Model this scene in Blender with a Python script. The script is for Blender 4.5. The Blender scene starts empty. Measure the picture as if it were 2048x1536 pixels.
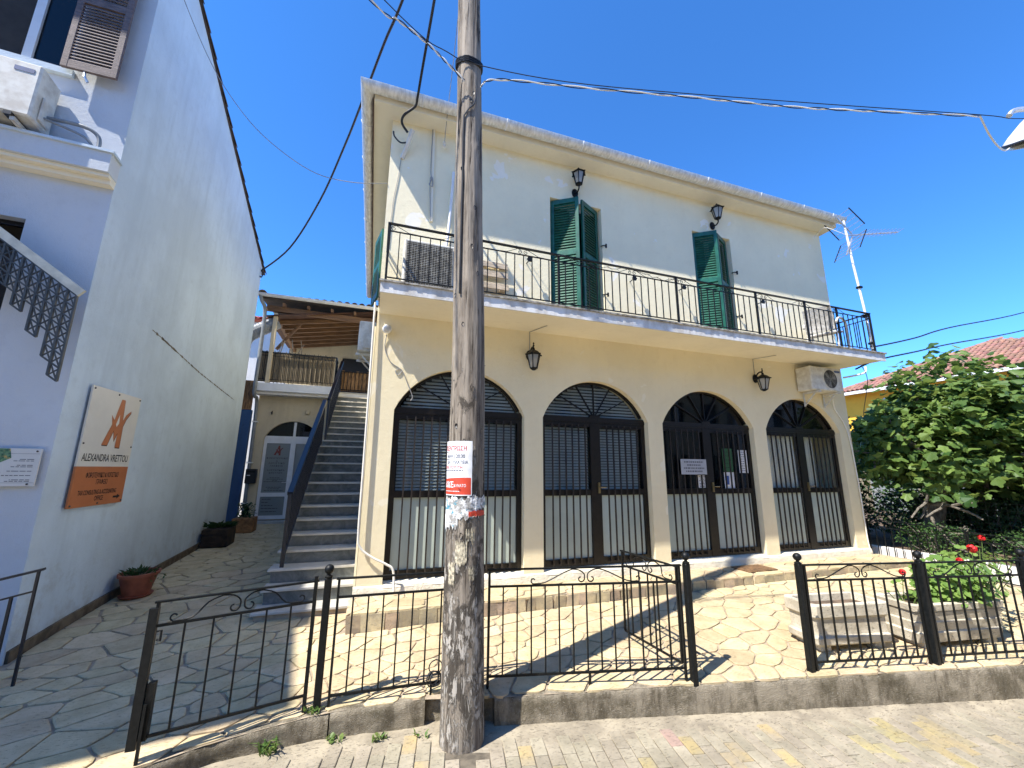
import bpy, math, random
import numpy as np
from mathutils import Vector, Matrix, noise as mnoise

random.seed(7)
rnd = random.random
def U(a, b): return a + (b - a) * rnd()
R = math.radians
sc = bpy.context.scene
COL = sc.collection

# ------------------------------------------------------------------ camera
CAM_Z = 1.405
PITCH, YAW, ROLL, FPX = R(11.81), R(18.589), R(0.514), 816.96
cam_d = bpy.data.cameras.new('camera')
cam = bpy.data.objects.new('camera', cam_d)
COL.objects.link(cam)
fw = Vector((math.sin(YAW) * math.cos(PITCH), math.cos(YAW) * math.cos(PITCH), math.sin(PITCH)))
rt = Vector((math.cos(YAW), -math.sin(YAW), 0))
up = rt.cross(fw)
r2 = rt * math.cos(ROLL) + up * math.sin(ROLL)
u2 = up * math.cos(ROLL) - rt * math.sin(ROLL)
mw = Matrix((r2, u2, -fw)).transposed().to_4x4()
mw.translation = Vector((0, 0, CAM_Z))
cam.matrix_world = mw
cam_d.sensor_fit = 'HORIZONTAL'
cam_d.sensor_width = 36
cam_d.lens = 36 * FPX / 2048
cam_d.clip_start = 0.05
cam_d.clip_end = 3000
sc.camera = cam

# ------------------------------------------------------------------ sky, sun, exposure
SUN = Vector((0.63, 0.26, -1.0)).normalized()          # direction the light travels
world = bpy.data.worlds.new('World')
sc.world = world
world.use_nodes = True
wn = world.node_tree.nodes
wl = world.node_tree.links
wn.clear()
sky = wn.new('ShaderNodeTexSky')
sky.sky_type = 'NISHITA'
sky.sun_disc = False
sky.sun_elevation = math.asin(-SUN.z)
sky.sun_rotation = math.atan2(-SUN.x, -SUN.y) % (2 * math.pi)
sky.altitude = 0
sky.air_density = 0.65
sky.dust_density = 0.0
sky.ozone_density = 10.0
bg = wn.new('ShaderNodeBackground')
bg.inputs[1].default_value = 0.133
wo = wn.new('ShaderNodeOutputWorld')
hs = wn.new('ShaderNodeHueSaturation')
hs.inputs['Saturation'].default_value = 1.12
wl.new(sky.outputs[0], hs.inputs['Color'])
wl.new(hs.outputs[0], bg.inputs[0])
wl.new(bg.outputs[0], wo.inputs[0])
sun_d = bpy.data.lights.new('sun', 'SUN')
sun_d.energy = 3.0
sun_d.angle = R(0.53)
sun_d.color = (1.0, 0.955, 0.88)
sun_o = bpy.data.objects.new('sun', sun_d)
COL.objects.link(sun_o)
sun_o.rotation_euler = SUN.to_track_quat('-Z', 'Y').to_euler()
sun_o.location = (-20, -8, 32)
sc.view_settings.view_transform = 'Standard'
sc.view_settings.look = 'None'
sc.view_settings.exposure = 1.74
sc.view_settings.gamma = 1
sc.view_settings.use_curve_mapping = False
sc.render.engine = 'CYCLES'
sc.cycles.use_denoising = True
sc.cycles.max_bounces = 8
sc.cycles.transparent_max_bounces = 16
sc.cycles.sample_clamp_indirect = 6

# ------------------------------------------------------------------ geometry helpers
class MB:
    def __init__(s): s.v = []; s.f = []
    def add(s, vs, fs):
        o = len(s.v); s.v += [tuple(p) for p in vs]; s.f += [tuple(i + o for i in f) for f in fs]; return s
    def box(s, x0, y0, z0, x1, y1, z1):
        return s.add([(x0,y0,z0),(x1,y0,z0),(x1,y1,z0),(x0,y1,z0),(x0,y0,z1),(x1,y0,z1),(x1,y1,z1),(x0,y1,z1)],
                     [(0,3,2,1),(4,5,6,7),(0,1,5,4),(1,2,6,5),(2,3,7,6),(3,0,4,7)])
    def bbox(s, x0, y0, z0, x1, y1, z1, b):
        """box with chamfered edges"""
        cx, cy, cz = (x0+x1)/2, (y0+y1)/2, (z0+z1)/2
        hx, hy, hz = (x1-x0)/2, (y1-y0)/2, (z1-z0)/2
        b = min(b, hx*.9, hy*.9, hz*.9)
        rings = []
        def ring(ax, ay, bx, by):
            return [(ax,-by),(ax,by),(bx,ay),(-bx,ay),(-ax,by),(-ax,-by),(-bx,-ay),(bx,-ay)]
        for z, h in ((-hz, 1), (-hz+b, 0), (hz-b, 0), (hz, 1)):
            d = b if h else 0
            rings.append([(cx+x, cy+y, cz+z) for x, y in ring(hx-d, hy-d, hx-b, hy-b)] if h else
                         [(cx+x, cy+y, cz+z) for x, y in ring(hx, hy, hx-b, hy-b)])
        vs = sum(rings, []); fs = [tuple(range(7,-1,-1)), tuple(range(24,32))]
        for k in range(3):
            for i in range(8):
                j = (i+1) % 8
                fs.append((k*8+i, k*8+j, (k+1)*8+j, (k+1)*8+i))
        return s.add(vs, fs)
    def bar(s, p0, p1, w, h=None, upv=(0,0,1)):
        h = h or w
        p0 = Vector(p0); p1 = Vector(p1); d = (p1-p0).normalized(); uv = Vector(upv)
        if abs(d.dot(uv)) > .95: uv = Vector((0,1,0)) if abs(d.y) < .9 else Vector((1,0,0))
        a = d.cross(uv).normalized(); b = a.cross(d).normalized()
        vs = []
        for p in (p0, p1):
            for sx, sy in ((-1,-1),(1,-1),(1,1),(-1,1)):
                vs.append(p + a*sx*w/2 + b*sy*h/2)
        return s.add(vs, [(0,3,2,1),(4,5,6,7),(0,1,5,4),(1,2,6,5),(2,3,7,6),(3,0,4,7)])
    def tube(s, pts, r, n=8, cap=True):
        pts = [Vector(p) for p in pts]; m = len(pts)
        rr = r if isinstance(r, (list, tuple)) else [r]*m
        T = []
        for i in range(m):
            a = pts[max(i-1,0)]; b = pts[min(i+1,m-1)]; d = b-a
            T.append(d.normalized() if d.length > 1e-9 else Vector((0,0,1)))
        nrm = T[0].orthogonal().normalized(); vs = []
        for i in range(m):
            nrm = (nrm - T[i]*nrm.dot(T[i]))
            nrm = nrm.normalized() if nrm.length > 1e-6 else T[i].orthogonal().normalized()
            bn = T[i].cross(nrm)
            for k in range(n):
                a = 2*math.pi*k/n
                vs.append(pts[i] + (nrm*math.cos(a) + bn*math.sin(a))*rr[i])
        fs = []
        for i in range(m-1):
            for k in range(n):
                j = (k+1) % n
                fs.append((i*n+k, i*n+j, (i+1)*n+j, (i+1)*n+k))
        if cap: fs += [tuple(range(n-1,-1,-1)), tuple((m-1)*n+k for k in range(n))]
        return s.add(vs, fs)
    def lathe(s, prof, c=(0,0,0), n=16, cap=True):
        vs = []; m = len(prof)
        for r, z in prof:
            for k in range(n):
                a = 2*math.pi*k/n
                vs.append((c[0]+r*math.cos(a), c[1]+r*math.sin(a), c[2]+z))
        fs = []
        for i in range(m-1):
            for k in range(n):
                j = (k+1) % n
                fs.append((i*n+k, i*n+j, (i+1)*n+j, (i+1)*n+k))
        if cap: fs += [tuple(range(n-1,-1,-1)), tuple((m-1)*n+k for k in range(n))]
        return s.add(vs, fs)
    def ball(s, c, r, n=12, sz=1):
        prof = [(r*math.sin(math.pi*i/n) if 0 < i < n else r*.02, -r*sz*math.cos(math.pi*i/n)) for i in range(n+1)]
        return s.lathe(prof, c, n)
    def prism(s, poly, fn, d0, d1):
        """extrude a 2-D polygon (a,b) between depths d0,d1; fn(a,b,d)->xyz"""
        n = len(poly)
        vs = [fn(a,b,d0) for a,b in poly] + [fn(a,b,d1) for a,b in poly]
        fs = [tuple(range(n)), tuple(range(2*n-1,n-1,-1))]
        for i in range(n):
            j = (i+1) % n
            fs.append((i, n+i, n+j, j))
        return s.add(vs, fs)
    def xf(s, Mx): s.v = [tuple(Mx @ Vector(p)) for p in s.v]; return s

WM = {}
def _link(o, parent, label, cat, group, kind):
    COL.objects.link(o)
    if parent is not None:
        o.parent = parent
        o.matrix_parent_inverse = WM[parent].inverted()
    if label: o['label'] = label
    if cat: o['category'] = cat
    if group: o['group'] = group
    if kind: o['kind'] = kind
def mesh_of(mb, name, mat, smooth=False, centre=True):
    vs = np.array(mb.v, dtype=float)
    c = (vs.min(0) + vs.max(0)) / 2 if centre else np.zeros(3)
    me = bpy.data.meshes.new(name)
    me.from_pydata((vs - c).tolist(), [], mb.f)
    if isinstance(mat, (list, tuple)):
        for m in mat: me.materials.append(m)
    else: me.materials.append(mat)
    if smooth:
        me.polygons.foreach_set('use_smooth', [True]*len(me.polygons))
        try: me.set_sharp_from_angle(angle=R(smooth if smooth is not True else 40))
        except Exception: pass
    me.update()
    return me, Vector(c)
def obj(name, mb, mat, parent=None, smooth=False, label=None, cat=None, group=None, kind=None, base=False):
    me, c = mesh_of(mb, name, mat, smooth)
    o = bpy.data.objects.new(name, me)
    o.location = c
    WM[o] = Matrix.Translation(c)
    _link(o, parent, label, cat, group, kind)
    return o
def inst(name, me, M4, parent, **k):
    o = bpy.data.objects.new(name, me)
    M4 = M4 if isinstance(M4, Matrix) else Matrix.Translation(Vector(M4))
    o.matrix_basis = M4
    WM[o] = M4
    _link(o, parent, k.get('label'), k.get('cat'), k.get('group'), k.get('kind'))
    return o
def thing(name, label, cat, loc=(0,0,0), rz=0, group=None, kind=None):
    o = bpy.data.objects.new(name, None)
    o.empty_display_size = .1
    M4 = Matrix.Translation(Vector(loc)) @ Matrix.Rotation(rz, 4, 'Z')
    o.matrix_basis = M4
    WM[o] = M4
    _link(o, None, label, cat, group, kind)
    return o
def copy_thing(root, M4, label):
    kids = [c for c in bpy.data.objects if c.parent == root]
    r = root.copy(); COL.objects.link(r); r.matrix_basis = M4; WM[r] = M4; r['label'] = label
    for k in kids:
        c = k.copy(); COL.objects.link(c); c.parent = r; c.matrix_parent_inverse = k.matrix_parent_inverse.copy()
        for g in [q for q in bpy.data.objects if q.parent == k]:
            d = g.copy(); COL.objects.link(d); d.parent = c; d.matrix_parent_inverse = g.matrix_parent_inverse.copy()
    return r
def T(x, y, z): return Matrix.Translation(Vector((x, y, z)))
def RZ(a): return Matrix.Rotation(a, 4, 'Z')
def tab(t, x):
    if x <= t[0][0]: return t[0][1]
    for (a, b), (c, d) in zip(t, t[1:]):
        if x <= c: return b + (d-b)*(x-a)/(c-a)
    return t[-1][1]
def sag(p0, p1, s, n=14):
    p0 = Vector(p0); p1 = Vector(p1)
    return [p0.lerp(p1, i/n) - Vector((0,0,s*4*(i/n)*(1-i/n))) for i in range(n+1)]
def smoothpath(pts, n=6):
    pts = [Vector(p) for p in pts]; out = []
    for i in range(len(pts)-1):
        p0 = pts[max(i-1,0)]; p1 = pts[i]; p2 = pts[i+1]; p3 = pts[min(i+2,len(pts)-1)]
        for k in range(n):
            t = k/n
            out.append(.5*((2*p1)+(p2-p0)*t+(2*p0-5*p1+4*p2-p3)*t*t+(3*p1-p0-3*p2+p3)*t**3))
    out.append(pts[-1]); return out
_tc = {}
def text_geo(body, size, bold=0.0, space=1.0, xscale=1.0):
    """flat letter shapes, centred on x=0, baseline at 0"""
    c = bpy.data.curves.new('t', 'FONT'); c.body = body; c.size = size; c.align_x = 'CENTER'
    c.offset = bold*size; c.space_character = space; c.resolution_u = 3
    o = bpy.data.objects.new('t', c); COL.objects.link(o)
    dg = bpy.context.evaluated_depsgraph_get()
    m = bpy.data.meshes.new_from_object(o.evaluated_get(dg))
    vs = [(v.co.x*xscale, v.co.y) for v in m.vertices]; fs = [tuple(p.vertices) for p in m.polygons]
    bpy.data.objects.remove(o); bpy.data.curves.remove(c); bpy.data.meshes.remove(m)
    return vs, fs
def text_to(mb, fn, lines):
    """lines: (body,size,a,b,bold,space,xscale) placed by fn(a,b)->xyz"""
    for L in lines:
        body, size, a, b = L[:4]; bold = L[4] if len(L) > 4 else 0; sp = L[5] if len(L) > 5 else 1; xs = L[6] if len(L) > 6 else 1
        vs, fs = text_geo(body, size, bold, sp, xs)
        mb.add([fn(a+x, b+y) for x, y in vs], fs)
    return mb
def wall_holes(mb, fn, u0, u1, z0, z1, holes, th):
    """wall sheet with rectangular openings; fn(u,z,d)->xyz, d = depth behind the face"""
    us = sorted({u0, u1} | {h[0] for h in holes} | {h[1] for h in holes}); zs = sorted({z0, z1} | {h[2] for h in holes} | {h[3] for h in holes})
    us = [u for u in us if u0 <= u <= u1]; zs = [z for z in zs if z0 <= z <= z1]
    inh = lambda u, z: any(h[0] < u < h[1] and h[2] < z < h[3] for h in holes)
    for a, b in zip(us, us[1:]):
        for c, d in zip(zs, zs[1:]):
            if inh((a+b)/2, (c+d)/2): continue
            mb.add([fn(a,c,0),fn(b,c,0),fn(b,d,0),fn(a,d,0)], [(0,1,2,3)])
            mb.add([fn(a,c,th),fn(b,c,th),fn(b,d,th),fn(a,d,th)], [(3,2,1,0)])
    for h in holes:
        a, b, c, d = max(h[0],u0), min(h[1],u1), max(h[2],z0), min(h[3],z1)
        for p, q in (((a,c),(a,d)), ((b,d),(b,c)), ((a,d),(b,d)), ((b,c),(a,c))):
            mb.add([fn(*p,0),fn(*q,0),fn(*q,th),fn(*p,th)], [(0,1,2,3)])
    for p, q in (((u0,z0),(u0,z1)), ((u1,z1),(u1,z0)), ((u0,z1),(u1,z1))):
        mb.add([fn(*p,0),fn(*q,0),fn(*q,th),fn(*p,th)], [(3,2,1,0)])
    return mb

# ------------------------------------------------------------------ materials
def newmat(name):
    m = bpy.data.materials.new(name); m.use_nodes = True
    nt = m.node_tree; b = nt.nodes['Principled BSDF']
    return m, nt, b
def N(nt, t, **k):
    n = nt.nodes.new(t)
    for a, v in k.items(): setattr(n, a, v)
    return n
def vec(nt, scale=(1,1,1), local=False):
    g = N(nt, 'ShaderNodeTexCoord') if local else N(nt, 'ShaderNodeNewGeometry')
    mp = N(nt, 'ShaderNodeMapping'); mp.inputs['Scale'].default_value = scale
    nt.links.new(g.outputs['Object' if local else 'Position'], mp.inputs[0]); return mp.outputs[0]
def noi(nt, v, scale, detail=5, rough=.6, dist=0):
    n = N(nt, 'ShaderNodeTexNoise'); n.inputs['Scale'].default_value = scale; n.inputs['Detail'].default_value = detail
    n.inputs['Roughness'].default_value = rough; n.inputs['Distortion'].default_value = dist
    nt.links.new(v, n.inputs['Vector']); return n.outputs['Fac']
def ramp(nt, f, p0, p1, c0=(0,0,0,1), c1=(1,1,1,1)):
    r = N(nt, 'ShaderNodeValToRGB'); e = r.color_ramp.elements
    e[0].position = p0; e[0].color = c0; e[1].position = p1; e[1].color = c1
    nt.links.new(f, r.inputs[0]); return r.outputs[0]
def mix(nt, fac, a, b, mode='MIX'):
    n = N(nt, 'ShaderNodeMix', data_type='RGBA', blend_type=mode)
    for s, val in ((0, fac), (6, a), (7, b)):
        if hasattr(val, 'links') or hasattr(val, 'is_linked'): nt.links.new(val, n.inputs[s])
        else: n.inputs[s].default_value = val if s == 0 else (tuple(val) + (1,))[:4]
    return n.outputs[2]
def bump(nt, b, h, strength, dist=.02):
    n = N(nt, 'ShaderNodeBump'); n.inputs['Strength'].default_value = strength; n.inputs['Distance'].default_value = dist
    nt.links.new(h, n.inputs['Height']); nt.links.new(n.outputs[0], b.inputs['Normal'])
def objrand(nt, c, amt, hue=0):
    oi = N(nt, 'ShaderNodeObjectInfo'); mr = N(nt, 'ShaderNodeMapRange')
    mr.inputs[3].default_value = 1-amt; mr.inputs[4].default_value = 1+amt
    nt.links.new(oi.outputs['Random'], mr.inputs[0])
    h = N(nt, 'ShaderNodeHueSaturation'); nt.links.new(mr.outputs[0], h.inputs['Value'])
    if hue:
        m2 = N(nt, 'ShaderNodeMapRange'); m2.inputs[3].default_value = .5-hue; m2.inputs[4].default_value = .5+hue
        w = N(nt, 'ShaderNodeMath', operation='FRACT'); ml = N(nt, 'ShaderNodeMath', operation='MULTIPLY'); ml.inputs[1].default_value = 7.31
        nt.links.new(oi.outputs['Random'], ml.inputs[0]); nt.links.new(ml.outputs[0], w.inputs[0]); nt.links.new(w.outputs[0], m2.inputs[0]); nt.links.new(m2.outputs[0], h.inputs['Hue'])
    nt.links.new(c, h.inputs['Color']); return h.outputs[0]
def simple(name, col, rough=.5, metal=0, var=.12, vs=6, bmp=0, bs=60, orand=0, spec=.5, col2=None, stretch=(1,1,1), hue=0, local=False):
    m, nt, b = newmat(name)
    v = vec(nt, stretch, local)
    c2 = col2 or tuple(c*(1-var*2.2) for c in col)
    f = ramp(nt, noi(nt, v, vs), .40, .62)
    c = mix(nt, f, col, c2)
    if orand: c = objrand(nt, c, orand, hue)
    nt.links.new(c, b.inputs['Base Color'])
    b.inputs['Roughness'].default_value = rough; b.inputs['Metallic'].default_value = metal
    b.inputs['Specular IOR Level'].default_value = spec
    if bmp: bump(nt, b, noi(nt, v, bs, 6), bmp, .01)
    return m
def plaster(name, col, stain, patch=None, patch_amt=.70, bscale=90, streak=.35, bstr=.35, splash=None, lowvar=.93):
    m, nt, b = newmat(name)
    v = vec(nt); vs = vec(nt, (2.2, 2.2, .22))
    c = mix(nt, ramp(nt, noi(nt, v, .9, 6), .40, .62), col, tuple(x*lowvar for x in col))
    s = ramp(nt, noi(nt, vs, 1.6, 7, .65), .50, .68, (0,0,0,1), (streak,streak,streak,1))
    c = mix(nt, s, c, stain)
    d = ramp(nt, noi(nt, v, 7, 8, .7), .53, .68, (0,0,0,1), (.36,.36,.36,1))
    c = mix(nt, d, c, stain)
    if splash:      # rain-splash dirt along the foot of the wall
        sp = N(nt, 'ShaderNodeSeparateXYZ'); nt.links.new(v, sp.inputs[0]); zr = N(nt, 'ShaderNodeMapRange'); zr.inputs[1].default_value = .9; zr.inputs[2].default_value = -.3; zr.inputs[3].default_value = -.22; zr.inputs[4].default_value = .10
        nt.links.new(sp.outputs[2], zr.inputs[0]); ad = N(nt, 'ShaderNodeMath', operation='ADD'); nt.links.new(zr.outputs[0], ad.inputs[0]); nt.links.new(noi(nt, v, 3.2, 7, .7), ad.inputs[1])
        c = mix(nt, ramp(nt, ad.outputs[0], .47, .68, (0,0,0,1), (.7,.7,.7,1)), c, splash)
    if patch:
        p = ramp(nt, noi(nt, v, 2.3, 3, .55, .4), patch_amt, patch_amt+.012, (0,0,0,1), (.8,.8,.8,1))
        c = mix(nt, p, c, patch)
    nt.links.new(c, b.inputs['Base Color']); b.inputs['Roughness'].default_value = .9
    b.inputs['Specular IOR Level'].default_value = .2
    h = N(nt, 'ShaderNodeMath', operation='ADD'); nt.links.new(noi(nt, v, bscale, 4), h.inputs[0]); nt.links.new(noi(nt, v, bscale*.2, 5), h.inputs[1])
    bump(nt, b, h.outputs[0], bstr, .012)
    return m
def glass(name, tint=(.8,.85,.85), ior=1.5, rough=.02, opa=0.0, ocol=(.02,.02,.02)):
    m, nt, b = newmat(name); nt.nodes.remove(b)
    out = [n for n in nt.nodes if n.type == 'OUTPUT_MATERIAL'][0]
    lw = N(nt, 'ShaderNodeLayerWeight'); lw.inputs[0].default_value = .5      # Schlick reflectance, the same on both faces of the pane
    pw = N(nt, 'ShaderNodeMath', operation='POWER'); pw.inputs[1].default_value = 5; nt.links.new(lw.outputs['Facing'], pw.inputs[0])
    fr = N(nt, 'ShaderNodeMath', operation='MULTIPLY_ADD'); f0 = ((ior-1)/(ior+1))**2; fr.inputs[1].default_value = 1-f0; fr.inputs[2].default_value = f0; nt.links.new(pw.outputs[0], fr.inputs[0])
    tr = N(nt, 'ShaderNodeBsdfTransparent'); tr.inputs[0].default_value = (*tint, 1)
    gl = N(nt, 'ShaderNodeBsdfGlossy'); gl.inputs['Roughness'].default_value = rough
    base = tr.outputs[0]
    if opa:
        df = N(nt, 'ShaderNodeBsdfDiffuse'); df.inputs[0].default_value = (*ocol, 1)
        mx = N(nt, 'ShaderNodeMixShader'); mx.inputs[0].default_value = opa
        nt.links.new(base, mx.inputs[1]); nt.links.new(df.outputs[0], mx.inputs[2]); base = mx.outputs[0]
    ms = N(nt, 'ShaderNodeMixShader')
    nt.links.new(fr.outputs[0], ms.inputs[0]); nt.links.new(base, ms.inputs[1]); nt.links.new(gl.outputs[0], ms.inputs[2])
    nt.links.new(ms.outputs[0], out.inputs[0]); return m
def stone(name, col, col2, orand=.1, pore=.6, hue=.01, rough=.75, bs=22):
    m, nt, b = newmat(name)
    v = vec(nt); vl = vec(nt, (3, 9, 9))
    c = mix(nt, ramp(nt, noi(nt, v, 5, 6), .40, .62), col, col2)
    c = objrand(nt, c, orand, hue)
    pz = noi(nt, vl, 9, 5, .75)
    c = mix(nt, ramp(nt, pz, .57, .64, (0,0,0,1), (pore,pore,pore,1)), c, tuple(x*.45 for x in col2))
    c = mix(nt, ramp(nt, noi(nt, v, 1.1, 5), .48, .68, (0,0,0,1), (.40,.40,.40,1)), c, tuple(x*.6 for x in col2))
    nt.links.new(c, b.inputs['Base Color']); b.inputs['Roughness'].default_value = rough
    b.inputs['Specular IOR Level'].default_value = .3
    h = N(nt, 'ShaderNodeMath', operation='SUBTRACT'); nt.links.new(noi(nt, v, bs, 6), h.inputs[0]); nt.links.new(ramp(nt, pz, .57, .66), h.inputs[1])
    bump(nt, b, h.outputs[0], .5, .008)
    return m
def leafmat(name, c1, c2, trans=.35):
    m, nt, b = newmat(name)
    g = N(nt, 'ShaderNodeNewGeometry')
    c = mix(nt, g.outputs['Random Per Island'], c1, c2)
    nt.links.new(c, b.inputs['Base Color']); b.inputs['Roughness'].default_value = .5; b.inputs['Specular IOR Level'].default_value = .35
    out = [n for n in nt.nodes if n.type == 'OUTPUT_MATERIAL'][0]
    tl = N(nt, 'ShaderNodeBsdfTranslucent'); h = N(nt, 'ShaderNodeHueSaturation'); h.inputs['Value'].default_value = 1.5; h.inputs['Hue'].default_value = .48
    nt.links.new(c, h.inputs['Color']); nt.links.new(h.outputs[0], tl.inputs[0])
    ms = N(nt, 'ShaderNodeMixShader'); ms.inputs[0].default_value = trans
    nt.links.new(b.outputs[0], ms.inputs[1]); nt.links.new(tl.outputs[0], ms.inputs[2]); nt.links.new(ms.outputs[0], out.inputs[0])
    return m

MT = {}
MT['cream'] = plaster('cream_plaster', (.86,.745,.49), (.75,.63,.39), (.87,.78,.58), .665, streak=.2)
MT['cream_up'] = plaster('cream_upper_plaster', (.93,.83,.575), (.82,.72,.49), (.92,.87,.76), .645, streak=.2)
MT['rough_plinth'] = plaster('plinth_plaster', (.72,.66,.52), (.38,.34,.27), None, bscale=30, bstr=.9)
MT['soffit'] = plaster('soffit_paint', (.87,.80,.63), (.72,.65,.50), None, streak=.15, bstr=.15)
MT['blue_white'] = plaster('pale_blue_plaster', (.61,.71,.79), (.45,.53,.59), None, bscale=120, streak=.45, splash=(.36,.38,.37), lowvar=.86)
MT['blue'] = plaster('light_blue_plaster', (.62,.645,.66), (.53,.55,.565), None, bscale=120, streak=.25)
MT['deep_blue'] = plaster('deep_blue_paint', (.045,.10,.22), (.03,.06,.13), None)
MT['far_yellow'] = plaster('yellow_plaster', (.80,.47,.06), (.66,.36,.05), None)
MT['far_white'] = plaster('white_plaster', (.78,.75,.70), (.6,.57,.5), None)
MT['orange_wall'] = plaster('ochre_plaster', (.66,.55,.36), (.46,.38,.26), None)
MT['stone'] = stone('crazy_paving_stone', (.56,.45,.275), (.46,.36,.21), .13, .6, .010)
MT['stone_riser'] = stone('riser_stone', (.50,.40,.25), (.30,.25,.18), .25, .5, .02)
MT['mortar'] = simple('mortar', (.38,.305,.215), .95, var=.15, vs=9, bmp=.6, bs=90)
MT['paver'] = stone('street_paver', (.35,.305,.225), (.27,.235,.17), .10, .6, .008)
MT['paver_yellow'] = stone('yellow_paver', (.38,.305,.15), (.30,.26,.18), .08, .65, .010)
MT['paver_red'] = stone('red_paver', (.36,.25,.20), (.30,.25,.20), .1, .5, .01)
MT['joint_dark'] = simple('paver_joint_sand', (.36,.31,.23), .95, var=.12, vs=14, bmp=.6, bs=70)
MT['paver_joint'] = stone('cement_fillet', (.36,.31,.225), (.24,.205,.15), 0, .8, 0, .95, 30)
MT['ground'] = simple('dry_ground', (.40,.35,.26), .95, var=.2, vs=.6, bmp=.4, bs=8)
MT['soil'] = simple('soil', (.16,.11,.07), .98, var=.25, vs=9, bmp=.8, bs=40)
def concrete():
    m, nt, b = newmat('kerb_concrete')
    v = vec(nt); vz = vec(nt, (3,3,.7))
    c = mix(nt, ramp(nt, noi(nt, v, 4, 8, .7), .42, .60), (.36,.31,.23), (.17,.145,.10))
    c = mix(nt, ramp(nt, noi(nt, vz, 2.4, 6, .7), .48, .64, (0,0,0,1), (.8,.8,.8,1)), c, (.10,.082,.055))
    c = mix(nt, ramp(nt, noi(nt, v, 60, 4, .8), .58, .68, (0,0,0,1), (.6,.6,.6,1)), c, (.5,.47,.39))
    nt.links.new(c, b.inputs['Base Color']); b.inputs['Roughness'].default_value = .95; b.inputs['Specular IOR Level'].default_value = .15
    h = N(nt, 'ShaderNodeMath', operation='ADD'); nt.links.new(noi(nt, v, 35, 9, .75), h.inputs[0]); nt.links.new(noi(nt, v, 130, 3), h.inputs[1])
    bump(nt, b, h.outputs[0], .9, .02); return m
MT['concrete'] = concrete()
MT['iron'] = simple('black_iron_paint', (.003,.004,.0045), .45, 0, var=.2, vs=40, bmp=.25, bs=160, spec=.25, col2=(.008,.009,.009))
MT['iron_brown'] = simple('dark_brown_metal', (.008,.006,.005), .38, 0, var=.2, vs=18, bmp=.1, bs=120, spec=.35, col2=(.013,.010,.008))
MT['iron_blue'] = simple('blue_black_paint', (.003,.006,.014), .34, 0, var=.2, vs=20, spec=.6)
MT['bar'] = simple('bar_metal', (.045,.036,.030), .4, .3, var=.2, vs=20)
MT['green'] = simple('green_shutter_paint', (.012,.115,.068), .38, 0, var=.18, vs=10, bmp=.1, bs=90, spec=.5)
MT['brown_shutter'] = simple('mauve_brown_wood', (.17,.125,.115), .7, 0, var=.2, vs=8, bmp=.3, bs=60, stretch=(1,1,6))
MT['white'] = simple('white_paint', (.80,.80,.78), .4, var=.04, vs=5)
MT['ac_white'] = simple('aged_white_plastic', (.70,.68,.60), .45, var=.10, vs=7, col2=(.52,.48,.40))
MT['galv'] = simple('weathered_gutter_metal', (.80,.79,.75), .42, .15, var=.15, vs=9, col2=(.60,.58,.53), stretch=(2.5,1,1))
MT['white_gutter'] = simple('white_gutter', (.72,.72,.70), .35, var=.06)
MT['grey_pipe'] = simple('grey_pipe', (.25,.27,.28), .45, var=.1)
MT['marble'] = simple('white_marble', (.50,.475,.42), .35, var=.10, vs=5, bmp=.05, bs=50)
MT['slab_edge'] = simple('balcony_slab_edge', (.74,.73,.70), .75, var=.12, vs=6, col2=(.52,.49,.44), stretch=(1,1,.5), bmp=.2, bs=60)
MT['slab_lip'] = simple('balcony_marble_lip', (.42,.39,.33), .8, var=.3, vs=12, col2=(.14,.12,.09), bmp=.4, bs=60)
def darkmarble():
    m, nt, b = newmat('dark_green_marble'); v = vec(nt)
    c = mix(nt, ramp(nt, noi(nt, v, 5, 8, .7, 1.4), .4, .72), (.075,.085,.085), (.16,.17,.165))
    c = mix(nt, ramp(nt, noi(nt, v, 11, 10, .8, 2), .64, .70, (0,0,0,1), (.6,.6,.6,1)), c, (.36,.36,.33))
    nt.links.new(c, b.inputs['Base Color']); b.inputs['Roughness'].default_value = .22; return m
MT['dark_marble'] = darkmarble()
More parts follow.
